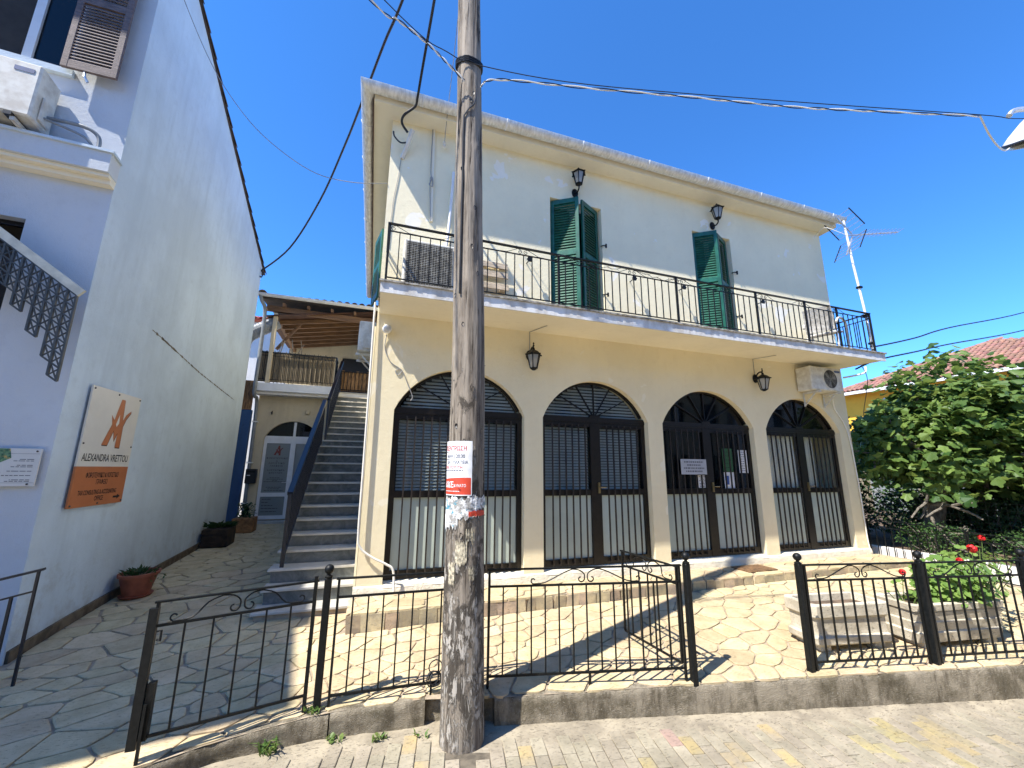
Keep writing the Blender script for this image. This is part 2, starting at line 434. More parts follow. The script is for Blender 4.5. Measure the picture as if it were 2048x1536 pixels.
def wood_pole():
    m, nt, b = newmat('weathered_pole_wood')
    v = vec(nt, (18, 18, .8)); v2 = vec(nt, (34, 34, 1.3)); v3 = vec(nt, (5, 5, 2.0)); v4 = vec(nt, (34, 34, 9)); v5 = vec(nt, (9, 9, 4))
    sp = N(nt, 'ShaderNodeSeparateXYZ'); g = N(nt, 'ShaderNodeNewGeometry'); nt.links.new(g.outputs['Position'], sp.inputs[0])
    c = mix(nt, ramp(nt, noi(nt, v, 1, 8, .7, .6), .38, .60), (.105,.085,.066), (.33,.285,.23))
    c = mix(nt, ramp(nt, noi(nt, v2, 1, 6, .7, .5), .56, .62), c, (.022,.016,.012))
    c = mix(nt, ramp(nt, noi(nt, v3, .8, 4), .47, .66, (0,0,0,1), (.6,.6,.6,1)), c, (.40,.34,.27))
    def band(z0, z1, a, b_):
        zr = N(nt, 'ShaderNodeMapRange'); zr.inputs[1].default_value = z0; zr.inputs[2].default_value = z1; zr.inputs[3].default_value = a; zr.inputs[4].default_value = b_
        nt.links.new(sp.outputs[2], zr.inputs[0]); return zr.outputs[0]
    # dark creosote and peeled pale crust on the lowest two metres of the shaft
    a1 = N(nt, 'ShaderNodeMath', operation='ADD'); nt.links.new(noi(nt, v5, .8, 6, .7, .5), a1.inputs[0]); nt.links.new(band(2.7, .5, -.16, .03), a1.inputs[1])
    c = mix(nt, ramp(nt, a1.outputs[0], .50, .56, (0,0,0,1), (.85,.85,.85,1)), c, (.052,.044,.036))
    a2 = N(nt, 'ShaderNodeMath', operation='ADD'); nt.links.new(noi(nt, v4, .7, 8, .75, .6), a2.inputs[0]); nt.links.new(band(2.8, .2, -.14, .030), a2.inputs[1])
    pl = ramp(nt, a2.outputs[0], .535, .575)
    c = mix(nt, pl, c, (.42,.385,.335))
    nt.links.new(c, b.inputs['Base Color']); b.inputs['Roughness'].default_value = .92; b.inputs['Specular IOR Level'].default_value = .15
    h = N(nt, 'ShaderNodeMath', operation='ADD'); nt.links.new(noi(nt, v2, 1, 8, .75, .4), h.inputs[0]); nt.links.new(pl, h.inputs[1])
    bump(nt, b, h.outputs[0], .9, .014); return m
MT['pole'] = wood_pole()
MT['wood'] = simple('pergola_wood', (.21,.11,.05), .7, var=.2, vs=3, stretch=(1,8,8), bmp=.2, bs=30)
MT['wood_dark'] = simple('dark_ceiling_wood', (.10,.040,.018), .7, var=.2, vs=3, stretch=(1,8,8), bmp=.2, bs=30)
MT['wood_pale'] = simple('pale_pallet_wood', (.52,.42,.30), .85, var=.2, vs=6, stretch=(1,8,8), bmp=.3, bs=40)
MT['board'] = simple('gate_board', (.34,.19,.08), .8, var=.3, vs=6, stretch=(6,6,1), bmp=.3, bs=40, orand=.2)
MT['reed'] = simple('reed_mat', (.32,.26,.17), .95, var=.35, vs=5, stretch=(25,25,1.2), col2=(.14,.11,.07), bmp=.5, bs=20)
MT['tile'] = stone('roof_tile_clay', (.33,.165,.115), (.22,.125,.095), .18, .7, .02)
MT['tile_dark'] = stone('old_roof_tile', (.10,.07,.06), (.055,.045,.04), .25, .4, .02)
MT['tile_red'] = stone('red_roof_tile', (.55,.16,.09), (.42,.13,.08), .15, .3, .02)
MT['terracotta'] = simple('terracotta_plastic', (.30,.085,.045), .6, var=.15, vs=8)
MT['black'] = simple('black_plastic', (.010,.010,.011), .4, var=.1)
MT['cable'] = simple('black_cable', (.010,.010,.011), .5, var=.1)
MT['cable_white'] = simple('white_cable', (.75,.75,.72), .5, var=.06)
MT['cable_grey'] = simple('grey_cable', (.34,.33,.31), .6, var=.1)
MT['hose'] = simple('ivory_hose', (.78,.74,.64), .45, var=.05)
MT['mat_brown'] = simple('coir_mat', (.22,.12,.05), .98, var=.3, vs=30, bmp=.9, bs=160)
MT['planter'] = stone('cast_stone_planter', (.60,.54,.42), (.42,.37,.28), .05, .8, .0, .9, 30)
MT['crate'] = simple('dark_crate_wood', (.055,.034,.02), .9, var=.3, vs=8, bmp=.4, bs=40)
MT['crate_orange'] = simple('orange_wood', (.40,.20,.08), .85, var=.25, vs=9, bmp=.3, bs=40)
MT['glass'] = glass('window_glass', (.95,.97,.97), 1.42)
MT['glass_dark'] = glass('dark_window_glass', (.35,.38,.4), 1.45, .02, .35, (.012,.014,.016))
MT['glass_door'] = glass('door_glass', (.5,.52,.52), 1.5, .05, .6, (.36,.40,.40))
MT['glass_lamp'] = glass('lantern_glass', (.8,.8,.78), 1.5, .15, .45, (.6,.58,.52))
MT['frost'] = simple('frosted_panel', (.50,.565,.49), .28, var=.05, vs=2, spec=.5)
MT['slat'] = simple('blind_slat', (.36,.38,.35), .35, var=.05, vs=3, spec=.6)
MT['curtain'] = simple('beige_curtain', (.80,.76,.64), .95, var=.12, vs=3, stretch=(18,1,.3))
MT['room'] = simple('room_dark', (.05,.045,.04), .95, var=.1)
MT['paper'] = simple('white_paper', (.80,.80,.80), .6, var=.05, vs=9)
MT['notice'] = simple('grey_notice', (.40,.41,.43), .55, var=.06, vs=6)
MT['paper_green'] = simple('green_paper', (.035,.13,.05), .6, var=.1, vs=20)
MT['paper_blue'] = simple('blue_paper', (.05,.12,.36), .6, var=.1, vs=20)
MT['ink'] = simple('black_ink', (.012,.012,.016), .6, var=.05)
MT['ink_navy'] = simple('navy_ink', (.015,.025,.06), .6, var=.05)
MT['ink_red'] = simple('red_ink', (.55,.025,.02), .6, var=.05)
MT['ink_grey'] = simple('grey_ink', (.11,.11,.12), .6, var=.05)
MT['poster_red'] = simple('poster_red', (.62,.06,.025), .55, var=.05, vs=9)
MT['sign_cream'] = simple('sign_cream', (.72,.69,.62), .35, var=.03, vs=3)
MT['sign_orange'] = simple('sign_orange', (.50,.17,.065), .4, var=.05, vs=3)
MT['screw'] = simple('screw', (.12,.11,.10), .4, .6)
def foliage_print():
    m, nt, b = newmat('foliage_print'); v = vec(nt)
    c = mix(nt, ramp(nt, noi(nt, v, 38, 5), .4, .6), (.02,.10,.05), (.16,.30,.14))
    c = mix(nt, ramp(nt, noi(nt, v, 24, 3), .55, .62), c, (.45,.33,.10))
    nt.links.new(c, b.inputs['Base Color']); return m
MT['print'] = foliage_print()
def torn():
    m, nt, b = newmat('torn_paper'); v = vec(nt, (1,1,1))
    c = mix(nt, ramp(nt, noi(nt, v, 26, 6), .45, .55), (.75,.75,.74), (.30,.29,.27))
    c = mix(nt, ramp(nt, noi(nt, v, 17, 3), .6, .64), c, (.08,.26,.34))
    nt.links.new(c, b.inputs['Base Color']); b.inputs['Roughness'].default_value = .8; bump(nt, b, noi(nt, v, 50, 6), .8, .01); return m
MT['torn'] = torn()
MT['bark'] = simple('fig_bark', (.20,.175,.14), .95, var=.25, vs=6, stretch=(4,4,1.5), bmp=.7, bs=25)
MT['twig'] = simple('dry_twig', (.34,.28,.21), .95, var=.2)
MT['fig_leaf'] = leafmat('fig_leaf', (.040,.095,.022), (.165,.245,.055), .34)
MT['bush_leaf'] = leafmat('bush_leaf', (.035,.085,.022), (.075,.145,.035), .25)
MT['geranium_leaf'] = leafmat('geranium_leaf', (.12,.22,.045), (.20,.30,.07), .35)
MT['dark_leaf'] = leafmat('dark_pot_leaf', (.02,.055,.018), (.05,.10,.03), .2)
MT['grass'] = leafmat('weed_leaf', (.07,.15,.03), (.16,.22,.06), .3)
MT['petal'] = simple('red_petal', (.65,.012,.012), .6, var=.15, vs=60)
MT['petal_pink'] = simple('pink_petal', (.65,.25,.5), .6, var=.15, vs=60)
MT['lamp_metal'] = simple('pale_lamp_enamel', (.78,.78,.76), .35, var=.06)
MT['diffuser'] = simple('grey_diffuser', (.30,.31,.29), .3, var=.25, vs=10, col2=(.10,.11,.09))
MT['alu'] = simple('aluminium', (.62,.63,.64), .35, .7, var=.08)
MT['wicker'] = simple('grey_wicker', (.58,.56,.52), .8, var=.2, vs=14, bmp=.9, bs=90)
MT['grille'] = simple('ac_grille_metal', (.36,.35,.31), .5, var=.25, vs=16)
MT['skirting'] = simple('brown_skirting', (.17,.13,.085), .8, var=.25, vs=8)

# ================================================================== GROUND
KERB = [(-7,2.05),(-3,2.92),(-1.3,3.42),(-.85,3.58),(-.22,3.66),(.52,3.62),(1.1,3.46),(2.74,3.15),(3.75,2.95),(5.91,2.51),(9,1.9),(16,.5)]
PASS = [(2,-.40),(3.4,-.385),(4.2,-.36),(5.27,-.335),(6,-.272),(8,-.165),(12,0.0),(14,.03)]
def yk(x): return tab(KERB, x)
def sst(a, b, x):
    t = min(1, max(0, (x-a)/(b-a))); return t*t*(3-2*t)
def gt(x, y):
    k = yk(x); t = min(1, max(0, (y-k)/(5-k)))
    zp = tab([(0,-.295),(2,-.26),(4.6,-.225),(9,-.20)], x)
    a = -.345 + (zp+.345)*t
    b = tab(PASS, y)
    w = sst(-1.1, .1, x)
    return b + (a-b)*w
def gs(x, y=0): return tab([(-7,-.46),(-1,-.505),(.6,-.535),(5.5,-.62),(16,-.74)], x)

g = MB().box(-300, -300, -1.4, 300, 300, -.9)
obj('ground', g, MT['ground'], kind='structure')

# terrace sheet (mortar bed)
xs = [-3.1+.2*i for i in range(0, 64)]
m = MB(); nv = 44
for i, x in enumerate(xs):
    k = yk(x) + .012
    for j in range(nv):
        y = k + (12.4-k)*(j/(nv-1))**1.25
        m.v.append((x, y, gt(x, y)-.004))
for i in range(len(xs)-1):
    for j in range(nv-1):
        a = i*nv+j; m.f.append((a, a+nv, a+nv+1, a+1))
terrace = obj('terrace', m, MT['mortar'], kind='structure', smooth=True)

# crazy paving: clipped polygons, every stone its own piece
def clip(poly, nx, ny, d):
    out = []
    for i in range(len(poly)):
        p = poly[i]; q = poly[(i+1) % len(poly)]
        sp = p[0]*nx+p[1]*ny-d; sq = q[0]*nx+q[1]*ny-d
        if sp <= 0: out.append(p)
        if (sp < 0 < sq) or (sq < 0 < sp):
            t = sp/(sp-sq); out.append((p[0]+(q[0]-p[0])*t, p[1]+(q[1]-p[1])*t))
    return out
def area(p): return .5*abs(sum(p[i][0]*p[(i+1)%len(p)][1]-p[(i+1)%len(p)][0]*p[i][1] for i in range(len(p))))
def cells(pts, joint, ang=.35, asp=1.0, nb=22):
    P = np.array(pts); out = []
    ca, sa = math.cos(ang), math.sin(ang)
    Q = np.stack([(P[:,0]*ca+P[:,1]*sa)/asp, -P[:,0]*sa+P[:,1]*ca], 1)
    for i in range(len(P)):
        d = ((Q-Q[i])**2).sum(1); order = np.argsort(d)[1:nb]
        x, y = Q[i]; poly = [(x-1.3,y-1.3),(x+1.3,y-1.3),(x+1.3,y+1.3),(x-1.3,y+1.3)]
        jj = joint*U(.6,1.35)
        for o in order:
            n = Q[o]-Q[i]; L = math.hypot(*n); n = n/L
            poly = clip(poly, n[0], n[1], n@((Q[o]+Q[i])/2)-jj)
            if len(poly) < 3: break
        if len(poly) >= 3: out.append([(a*asp*ca-b*sa, a*asp*sa+b*ca) for a, b in poly])
    return out
def rough_poly(poly, amp, step=.11):
    out = []
    n = len(poly)
    for i in range(n):
        p = Vector(poly[i]); q = Vector(poly[(i+1)%n]); L = (q-p).length
        pr = Vector(poly[i-1])
        c = min(.03, L*.22, (p-pr).length*.22)*U(.3,1.2)
        a = p + (pr-p).normalized()*c; b = p + (q-p).normalized()*c
        out += [a, b]
        k = int(L/step)
        nn = Vector((-(q-p).y, (q-p).x)).normalized() if L > 0 else Vector((0,0))
        for s in range(1, k+1):
            t = s/(k+1); out.append(p.lerp(q, t)+nn*U(-amp,amp))
    return out
def stone_mb(mb, poly, zf, h, bev):
    n = len(poly); c = sum((Vector(p) for p in poly), Vector((0,0)))/n
    ins = [Vector(p) + (c-Vector(p)).normalized()*min(bev, (c-Vector(p)).length*.3) for p in poly]
    dz = U(-.002,.003)
    v = [(p[0],p[1],zf(p[0],p[1])-.012) for p in poly]+[(p[0],p[1],zf(p[0],p[1])+h-.004+dz) for p in poly]+[(p[0],p[1],zf(p[0],p[1])+h+dz) for p in ins]
    f = [tuple(2*n+i for i in range(n))]
    for i in range(n):
        j = (i+1)%n; f += [(i,j,n+j,n+i),(n+i,n+j,2*n+j,2*n+i)]
    return mb.add(v, f)
def jgrid(x0, x1, y0, y1, s, jit):
    pts = []; r = 0; y = y0
    while y < y1:
        x = x0 + (s*.5 if r%2 else 0)
        while x < x1:
            if rnd() > .20: pts.append((x+U(-jit,jit)*s, y+U(-jit,jit)*s))
            x += s
        y += s*.86; r += 1
    return pts
random.seed(11)
pts = []; grid_ = {}
for _ in range(26000):
    p = (U(-3.4,11.5), U(1.2,12.8)); md = .15+.20*max(0, mnoise.noise(Vector((p[0]*.9,p[1]*.9,3)))+.45)
    gx, gy_ = int(p[0]/.4+50), int(p[1]/.4+50)
    if any((p[0]-o[0])**2+((p[1]-o[1])*1.25)**2 < md*md for dx in (-1,0,1) for dy in (-1,0,1) for o in grid_.get((gx+dx,gy_+dy),())): continue
    grid_.setdefault((gx,gy_),[]).append(p); pts.append(p)
pts = [p for p in pts if p[1] > yk(p[0])-.45 and not (p[0] > .6 and p[1] > 5.6) and not (p[0] > -.6 and p[1] > 6.5)]
st = []
for poly in cells(pts, .0075, .35, 1.55):
    c = (sum(p[0] for p in poly)/len(poly), sum(p[1] for p in poly)/len(poly))
    if c[1] < yk(c[0])-.5: continue
    # kerb edge
    for (xa, ya), (xb, yb) in zip(KERB, KERB[1:]):
        if xa-.3 <= c[0] <= xb+.3:
            dx, dy = xb-xa, yb-ya; L = math.hypot(dx, dy); nx, ny = dy/L, -dx/L
            poly = clip(poly, nx, ny, nx*xa+ny*ya-.012)
            if len(poly) < 3: break
    if len(poly) < 3: continue
    poly = clip(poly, -1, 0, 2.93)
    if len(poly) >= 3 and c[0] > -.1 and c[0] < 9.2: poly = clip(poly, 0, 1, 4.985)
    if len(poly) >= 3: poly = clip(poly, 0, 1, 12.2)
    if len(poly) >= 3: poly = clip(poly, 1, 0, 9.24)
    if len(poly) < 3 or area(poly) < .006: continue
    if c[0] > -1.0 and c[1] > 6.0: continue
    # sort key: size in the picture (area over distance squared), inside the frame
    az = math.degrees(math.atan2(c[0], c[1]))-18.59
    key = area(poly)/(c[0]**2+c[1]**2+2.6)**1.5 * (1 if -53 < az < 53 else .0001)
    st.append((key, poly, c))
st.sort(key=lambda s: -s[0])
far = MB(); nst = 0
for key, poly, c in st:
    rp = rough_poly(poly, .006)
    if nst < 300:
        obj('paving_stone', stone_mb(MB(), rp, gt, .010, .012), MT['stone'], terrace); nst += 1
    else: stone_mb(far, rp, gt, .010, .012)
if far.v: obj('outlying_paving_stones', far, MT['stone'], terrace, kind='stuff')

# kerb: rough concrete edge with a notch round the pole
def kerb_strip(mb, x0, x1, back, ytop=0.0, seed=0):
    n = max(6, int((x1-x0)/.035)); rows = []
    for i in range(n+1):
        x = x0+(x1-x0)*i/n; y = yk(x)+ytop; zt = gt(x, yk(x))+.001; zb = gs(x)-.05
        H = zt-zb; prof = [(back, zt-.003), (.05, zt), (.018, zt-.004), (.004, zt-.018)]
        prof += [(0, zt-.018-(H-.018)*t) for t in (.12,.25,.4,.55,.7,.85,1)]
        row = []
        for k, (dy, z) in enumerate(prof):
            nz = mnoise.noise(Vector((x*9, z*14, seed)))*.010+mnoise.noise(Vector((x*30, z*40, seed+3)))*.006+mnoise.noise(Vector((x*2.2, z*3, seed+8)))*.014
            if k == 0: nz = 0
            nt_ = mnoise.noise(Vector((x*14, 3, seed)))*.006 if 0 < k < 4 else 0
            row.append((x, y+dy+nz, z+nt_-(max(0,mnoise.noise(Vector((x*3.1,7,seed)))-.45)*.12 if 0 < k < 4 else 0)))
        rows.append(row)
    m0 = len(mb.v); w = len(rows[0])
    for r_ in rows: mb.v += r_
    for i in range(n):
        for k in range(w-1):
            a = m0+i*w+k; mb.f.append((a, a+1, a+w+1, a+w))
    mb.f.append(tuple(m0+k for k in range(w-1,-1,-1))); mb.f.append(tuple(m0+n*w+k for k in range(w)))
kerb = MB()
kerb_strip(kerb, -6.5, -.16, .16, 0, 1)
kerb_strip(kerb, -.15, .53, .16, -.006, 4)
kerb_strip(kerb, .53, 1.05, .1, .055, 2)
kerb_strip(kerb, 1.05, 15, .16, 0, 3)
obj('kerb', kerb, MT['concrete'], kind='structure', smooth=50)

# street sheet and pavers
m = MB(); xs = [-12+.5*i for i in range(60)]; ys_ = 14
for x in xs:
    for j in range(ys_):
        y = -7+(yk(x)+.10+7)*j/(ys_-1); m.v.append((x, y, gs(x)-.004))
for i in range(len(xs)-1):
    for j in range(ys_-1):
        a = i*ys_+j; m.f.append((a, a+ys_, a+ys_+1, a+1))
street = obj('street', m, MT['joint_dark'], kind='structure', smooth=True)
q = MB(); n = 260      # cement fillet between kerb and pavers
for i in range(n+1):
    x = -6.4+16*i/n
    for k in range(6):
        d = .02-.36*k/5+(.035*mnoise.noise(Vector((x*3.1,k*.2,2)))+.02*mnoise.noise(Vector((x*11,1,4))) if k > 3 else 0)
        q.v.append((x, yk(x)+.05+d, gs(x)+.016*max(0,1-k/3)-.001+.005*mnoise.noise(Vector((x*14,k*2,7)))-(.008 if k == 5 else 0)))
for i in range(n):
    for k in range(5):
        a = i*6+k; q.f.append((a,a+1,a+7,a+6))
obj('cement_fillet', q, MT['paver_joint'], street, smooth=True)
random.seed(5)
pa = R(11); ex = Vector((math.cos(pa), -math.sin(pa))); ey = Vector((math.sin(pa), math.cos(pa)))
W_, L_ = .102, .204
pv = []
for i in range(-60, 80):
    off = (i % 2)*.5*L_ + U(-.012,.012)
    for j in range(-14, 34):
        c = ex*((i+.5)*W_) + ey*(j*L_+off+.1)
        x, y = c
        if not (-1.6 < x < 6.6): continue
        d = yk(x)-y
        if d < .19 + .03*mnoise.noise(Vector((x*2,0,4))) or d > 1.75: continue
        if math.hypot(x-.77, y-3.40) < .27: continue
        if (Vector((x,y)).length) < .9: continue
        az = math.degrees(math.atan2(x, y))-18.59
        pv.append((1 if abs(az) < 53 and d < 1.25 else 0, d, x, y))
pv.sort(key=lambda p: (-p[0], p[1]))
q = MB(); n = 60       # darker joint sand under the laid pavers
for i in range(n+1):
    x = -1.7+8.4*i/n; q.v += [(x, yk(x)-1.8, gs(x)-.0015), (x, yk(x)-.30, gs(x)-.0015)]
q.f = [(2*i,2*i+2,2*i+3,2*i+1) for i in range(n)]
obj('joint_sand', q, simple('joint_sand', (.15,.125,.09), .95, var=.2, vs=14), street)
hw, hl = W_/2-.0032, L_/2-.0032
def paver_local():
    return MB().bbox(-hw, -hl, -.03, hw, hl, .007, .004)
pme = {}
for k in ('paver', 'paver_yellow', 'paver_red'):
    pme[k], _ = mesh_of(paver_local(), 'paver', MT[k], centre=False)
rest = {k: MB() for k in pme}; npv = 0
for vis, d, x, y in pv:
    band = 1 if (d < .46 and x < 1.2) or (x > 2 and .25 < d < .62) else .12
    k = 'paver_yellow' if rnd() < .26*band else ('paver_red' if rnd() < .006 else 'paver')
    M4 = T(x, y, gs(x)+U(-.0015,.001)) @ RZ(-pa+R(U(-1,1))) @ Matrix.Rotation(R(U(-.8,.8)), 4, 'X')
    if npv < 300: inst('paver', pme[k], M4, street); npv += 1
    else:
        b = paver_local().xf(M4); rest[k].add(b.v, b.f)
for k, b in rest.items():
    if b.v: obj('outlying_pavers', b, MT[k], street, kind='stuff')

# ================================================================== ENTRANCE PLATFORM
m = MB()
m.box(-.12, 5.012, -.5, 9.2, 5.62, -.112)
platform = obj('entrance_platform', m, MT['mortar'], kind='structure')
random.seed(21)
zf = lambda x, y: -.112
pts = jgrid(-.3, 9.6, 4.85, 5.9, .27, .45)
for poly in cells(pts, .008, .2, 1.3):
    for q in ((0,-1,-4.992),(0,1,5.59),(-1,0,.135),(1,0,9.215)):
        poly = clip(poly, *q)
        if len(poly) < 3: break
    if len(poly) < 3 or area(poly) < .004: continue
    obj('slab_stone', stone_mb(MB(), rough_poly(poly, .004), zf, .014, .01), MT['stone'], platform)
x = -.13
while x < 9.1:
    w = U(.10,.26); zb = gt(x+w/2, 4.98)-.01; zt = -.118
    if zt-zb > .04:
        a, b = U(-.02,.02), U(-.02,.02)
        poly = [(x+.006,zb),(x+w-.006+a*.3,zb),(x+w-.006+a,zt),(x+.006+b,zt)]
        obj('riser_stone', MB().prism(poly, lambda p,q,d: (p,d,q), 5.012, 4.992+U(-.006,.004)), MT['stone_riser'], platform)
    x += w

# ================================================================== MAIN HOUSE
YF = 5.6; X0, X1 = -.07, 9.04; ZT = 6.64
house = thing('two_storey_house', 'cream two storey house with four arched windows and a long balcony', 'house', (4.5, 5.6, -.1))
ARCH = [(.235,2.08),(2.373,4.23),(4.516,6.49),(6.79,8.73)]
ZS, ZA = 2.17, 2.79
def arc_pts(xa, xb, n=20, inset=0):
    w = (xb-xa)/2; c = (xa+xb)/2; h = ZA-ZS; r = (w*w+h*h)/(2*h); zc = ZA-r
    a0 = math.asin(min(1,w/r)); r -= inset
    return [(c+r*math.sin(-a0+2*a0*i/n), zc+r*math.cos(-a0+2*a0*i/n)) for i in range(n+1)], zc, r, c
# ground-floor wall with arched openings
m = MB(); TH = .26; ZM = 3.50; ZB = -.32
def fq(a, b, y): return (a, y, b)
prev = X0
for xa, xb in ARCH:
    m.add([(prev,YF,ZB),(xa,YF,ZB),(xa,YF,ZS),(prev,YF,ZS)], [(0,1,2,3)])
    m.add([(prev,YF,ZS),(xa,YF,ZS),(xa,YF,ZM),(prev,YF,ZM)], [(0,1,2,3)])
    m.add([(xa,YF,ZB),(xb,YF,ZB),(xb,YF,0),(xa,YF,0)], [(0,1,2,3)])
    m.add([(xa,YF,0),(xb,YF,0),(xb,YF+TH,0),(xa,YF+TH,0)], [(0,1,2,3)])
    m.add([(xa,YF,0),(xa,YF+TH,0),(xa,YF+TH,ZS),(xa,YF,ZS)], [(0,1,2,3)])
    m.add([(xb,YF,0),(xb,YF,ZS),(xb,YF+TH,ZS),(xb,YF+TH,0)], [(0,1,2,3)])
    ap = arc_pts(xa, xb)[0]; ap[0] = (xa, ZS); ap[-1] = (xb, ZS)
    for (p, q), (r_, s) in zip(ap, ap[1:]):
        m.add([(p,YF,q),(r_,YF,s),(r_,YF,ZM),(p,YF,ZM)], [(0,1,2,3)])
        m.add([(p,YF,q),(p,YF+TH,q),(r_,YF+TH,s),(r_,YF,s)], [(0,1,2,3)])
    prev = xb
m.add([(prev,YF,ZB),(X1,YF,ZB),(X1,YF,ZM),(prev,YF,ZM)], [(0,1,2,3)])
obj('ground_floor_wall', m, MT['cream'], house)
# upper wall
OPEN = [(2.53,3.51),(5.49,6.42)]
m = MB()
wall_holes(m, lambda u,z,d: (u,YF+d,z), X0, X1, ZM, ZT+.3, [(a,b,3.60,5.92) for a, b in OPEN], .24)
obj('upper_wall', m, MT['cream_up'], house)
# side and back walls, inner floor and room linings
m = MB(); m.box(X0, YF+.01, ZB, X0+.22, 12.6, ZT+.3)
obj('side_wall', m, MT['cream_up'], house)
m = MB(); m.box(X1-.22, YF+.01, ZB, X1, 12.6, ZT+.3)
obj('side_wall', m, MT['cream_up'], house)
m = MB(); m.box(X0+.22, 12.4, ZB, X1-.22, 12.6, ZT+.3); obj('back_wall', m, MT['cream_up'], house)
m = MB(); m.box(X0+.22, YF+.27, 3.42, X1-.22, 12.39, 3.58); m.box(X0+.22, YF+.27, -.1, X1-.22, 12.39, -.01)
m.box(X0+.222, 8.6, -.01, X1-.222, 8.7, 3.42)
obj('floor_slab', m, MT['room'], house)
# plinth
m = MB(); prev = X0-.03
n = 90
for (a, b) in [(X0-.03, X1+.03)]:
    rows = []
    for i in range(n+1):
        x = a+(b-a)*i/n
        nz = lambda k: mnoise.noise(Vector((x*5, k, 2)))*.010
        rows.append([(x, YF-.002, .012+nz(1)), (x, YF-.022+nz(2), .0+nz(3)), (x, YF-.034+nz(4), -.05), (x, YF-.036+nz(5), -.13)])
    w = 4
    for r_ in rows: m.v += r_
    for i in range(n):
        for k in range(w-1):
            q = i*w+k; m.f.append((q, q+w, q+w+1, q+1))
obj('plinth', m, MT['rough_plinth'], house, smooth=True)
# sloping outer sills under the windows
for xa, xb in ARCH:
    obj('window_sill', MB().prism([(YF-.03,-.02),(YF+.12,-.005),(YF+.12,.035),(YF-.012,.010)], lambda a,b,d: (d,a,b), xa+.004, xb-.004), MT['rough_plinth'], house)

# balcony
m = MB(); BX0, BX1, BY = -.05, 9.0, 4.80
m.add([(BX0,BY,3.470),(BX1,BY,3.470),(BX1,YF,3.485),(BX0,YF,3.485),(BX0,BY,3.585),(BX1,BY,3.585),(BX1,YF,3.585),(BX0,YF,3.585)],
      [(0,3,2,1),(4,5,6,7),(0,1,5,4),(1,2,6,5),(3,0,4,7)])
slab = obj('balcony_slab', m, MT['soffit'], house)
m = MB(); m.box(BX0-.004, BY-.024, 3.452, BX1+.004, BY-.001, 3.588)
obj('slab_edge', m, MT['slab_edge'], slab)
m = MB(); n = 160
for i in range(n):
    a = BX0-.02+(BX1-BX0+.04)*i/n; b = BX0-.02+(BX1-BX0+.04)*(i+1)/n
    d = U(-.006,.004)
    m.box(a, BY-.045+d, 3.589+U(-.003,.002), b, BY+.30, 3.612)
m.box(BX0-.02, BY+.30, 3.589, BX1+.02, YF+.0, 3.611)
obj('marble_lip', m, MT['slab_lip'], slab)

# eave: soffit, fascia, gutter
GX0, GX1, GY = -.345, 9.20, 5.33
m = MB()
m.add([(GX0,GY,6.615),(GX1,GY,6.615),(GX1,12.9,6.615),(GX0,12.9,6.615),(GX0,GY,6.75),(GX1,GY,6.75),(GX1,12.9,6.75),(GX0,12.9,6.75)],
      [(0,3,2,1),(4,5,6,7),(0,1,5,4),(1,2,6,5),(2,3,7,6),(3,0,4,7)])
obj('soffit', m, MT['soffit'], house)
obj('fascia_board', MB().box(GX0-.012, GY+.06, 6.57, GX0-.001, 12.9, 6.74), simple('brown_fascia', (.11,.05,.03), .7), house)
def gutter_profile(): return [(.095*math.cos(a), .095*math.sin(a)) for a in [math.pi+math.pi*i/10 for i in range(11)]]
gp = gutter_profile()
m = MB()
def sweep(mb, prof, fn, n, close=False):
    m0 = len(mb.v); w = len(prof)
    for i in range(n+1):
        for p in prof: mb.v.append(fn(i/n, p))
    for i in range(n):
        for k in range(w-1):
            a = m0+i*w+k; mb.f.append((a, a+w, a+w+1, a+1))
gz = 6.752
GPR = gp+[(.087,0)]+[(.089*p[0]/.095, .087*p[1]/.095) for p in gp[::-1]]+[gp[0]]
sweep(m, GPR, lambda t, p: (GX0-.098+p[0] if t == 0 else GX1+.06, GY-.098+p[0], gz+p[1]), 1)
gutter = obj('gutter', m, MT['galv'], house, smooth=60)
m = MB()
sweep(m, GPR, lambda t, p: (GX0-.098+p[0], GY-.098+p[0] if t == 0 else 12.9, gz+p[1]), 1)
gutter2 = obj('gutter', m, MT['galv'], house, smooth=60)
for x in (.33,1.62,2.95,4.25,5.55,6.85,8.0,8.85):
    b = MB(); b.tube([(x, GY-.098+1.05*p[0], gz+1.05*p[1]) for p in gp]+[(x, GY-.005, gz+.012)], .007, 6)
    obj('gutter_bracket', b, MT['white'], gutter)
for y in (5.9,6.7,7.6,8.6,9.6,10.8,12):
    b = MB(); b.tube([(GX0-.098+1.05*p[0], y, gz+1.05*p[1]) for p in gp], .006, 6)
    obj('gutter_bracket', b, MT['white'], gutter2)
obj('gutter_cap', MB().prism([(p[0],p[1]) for p in gp], lambda a,b,d: (d, GY-.098+a, gz+b), GX1+.06, GX1+.066), MT['galv'], gutter)
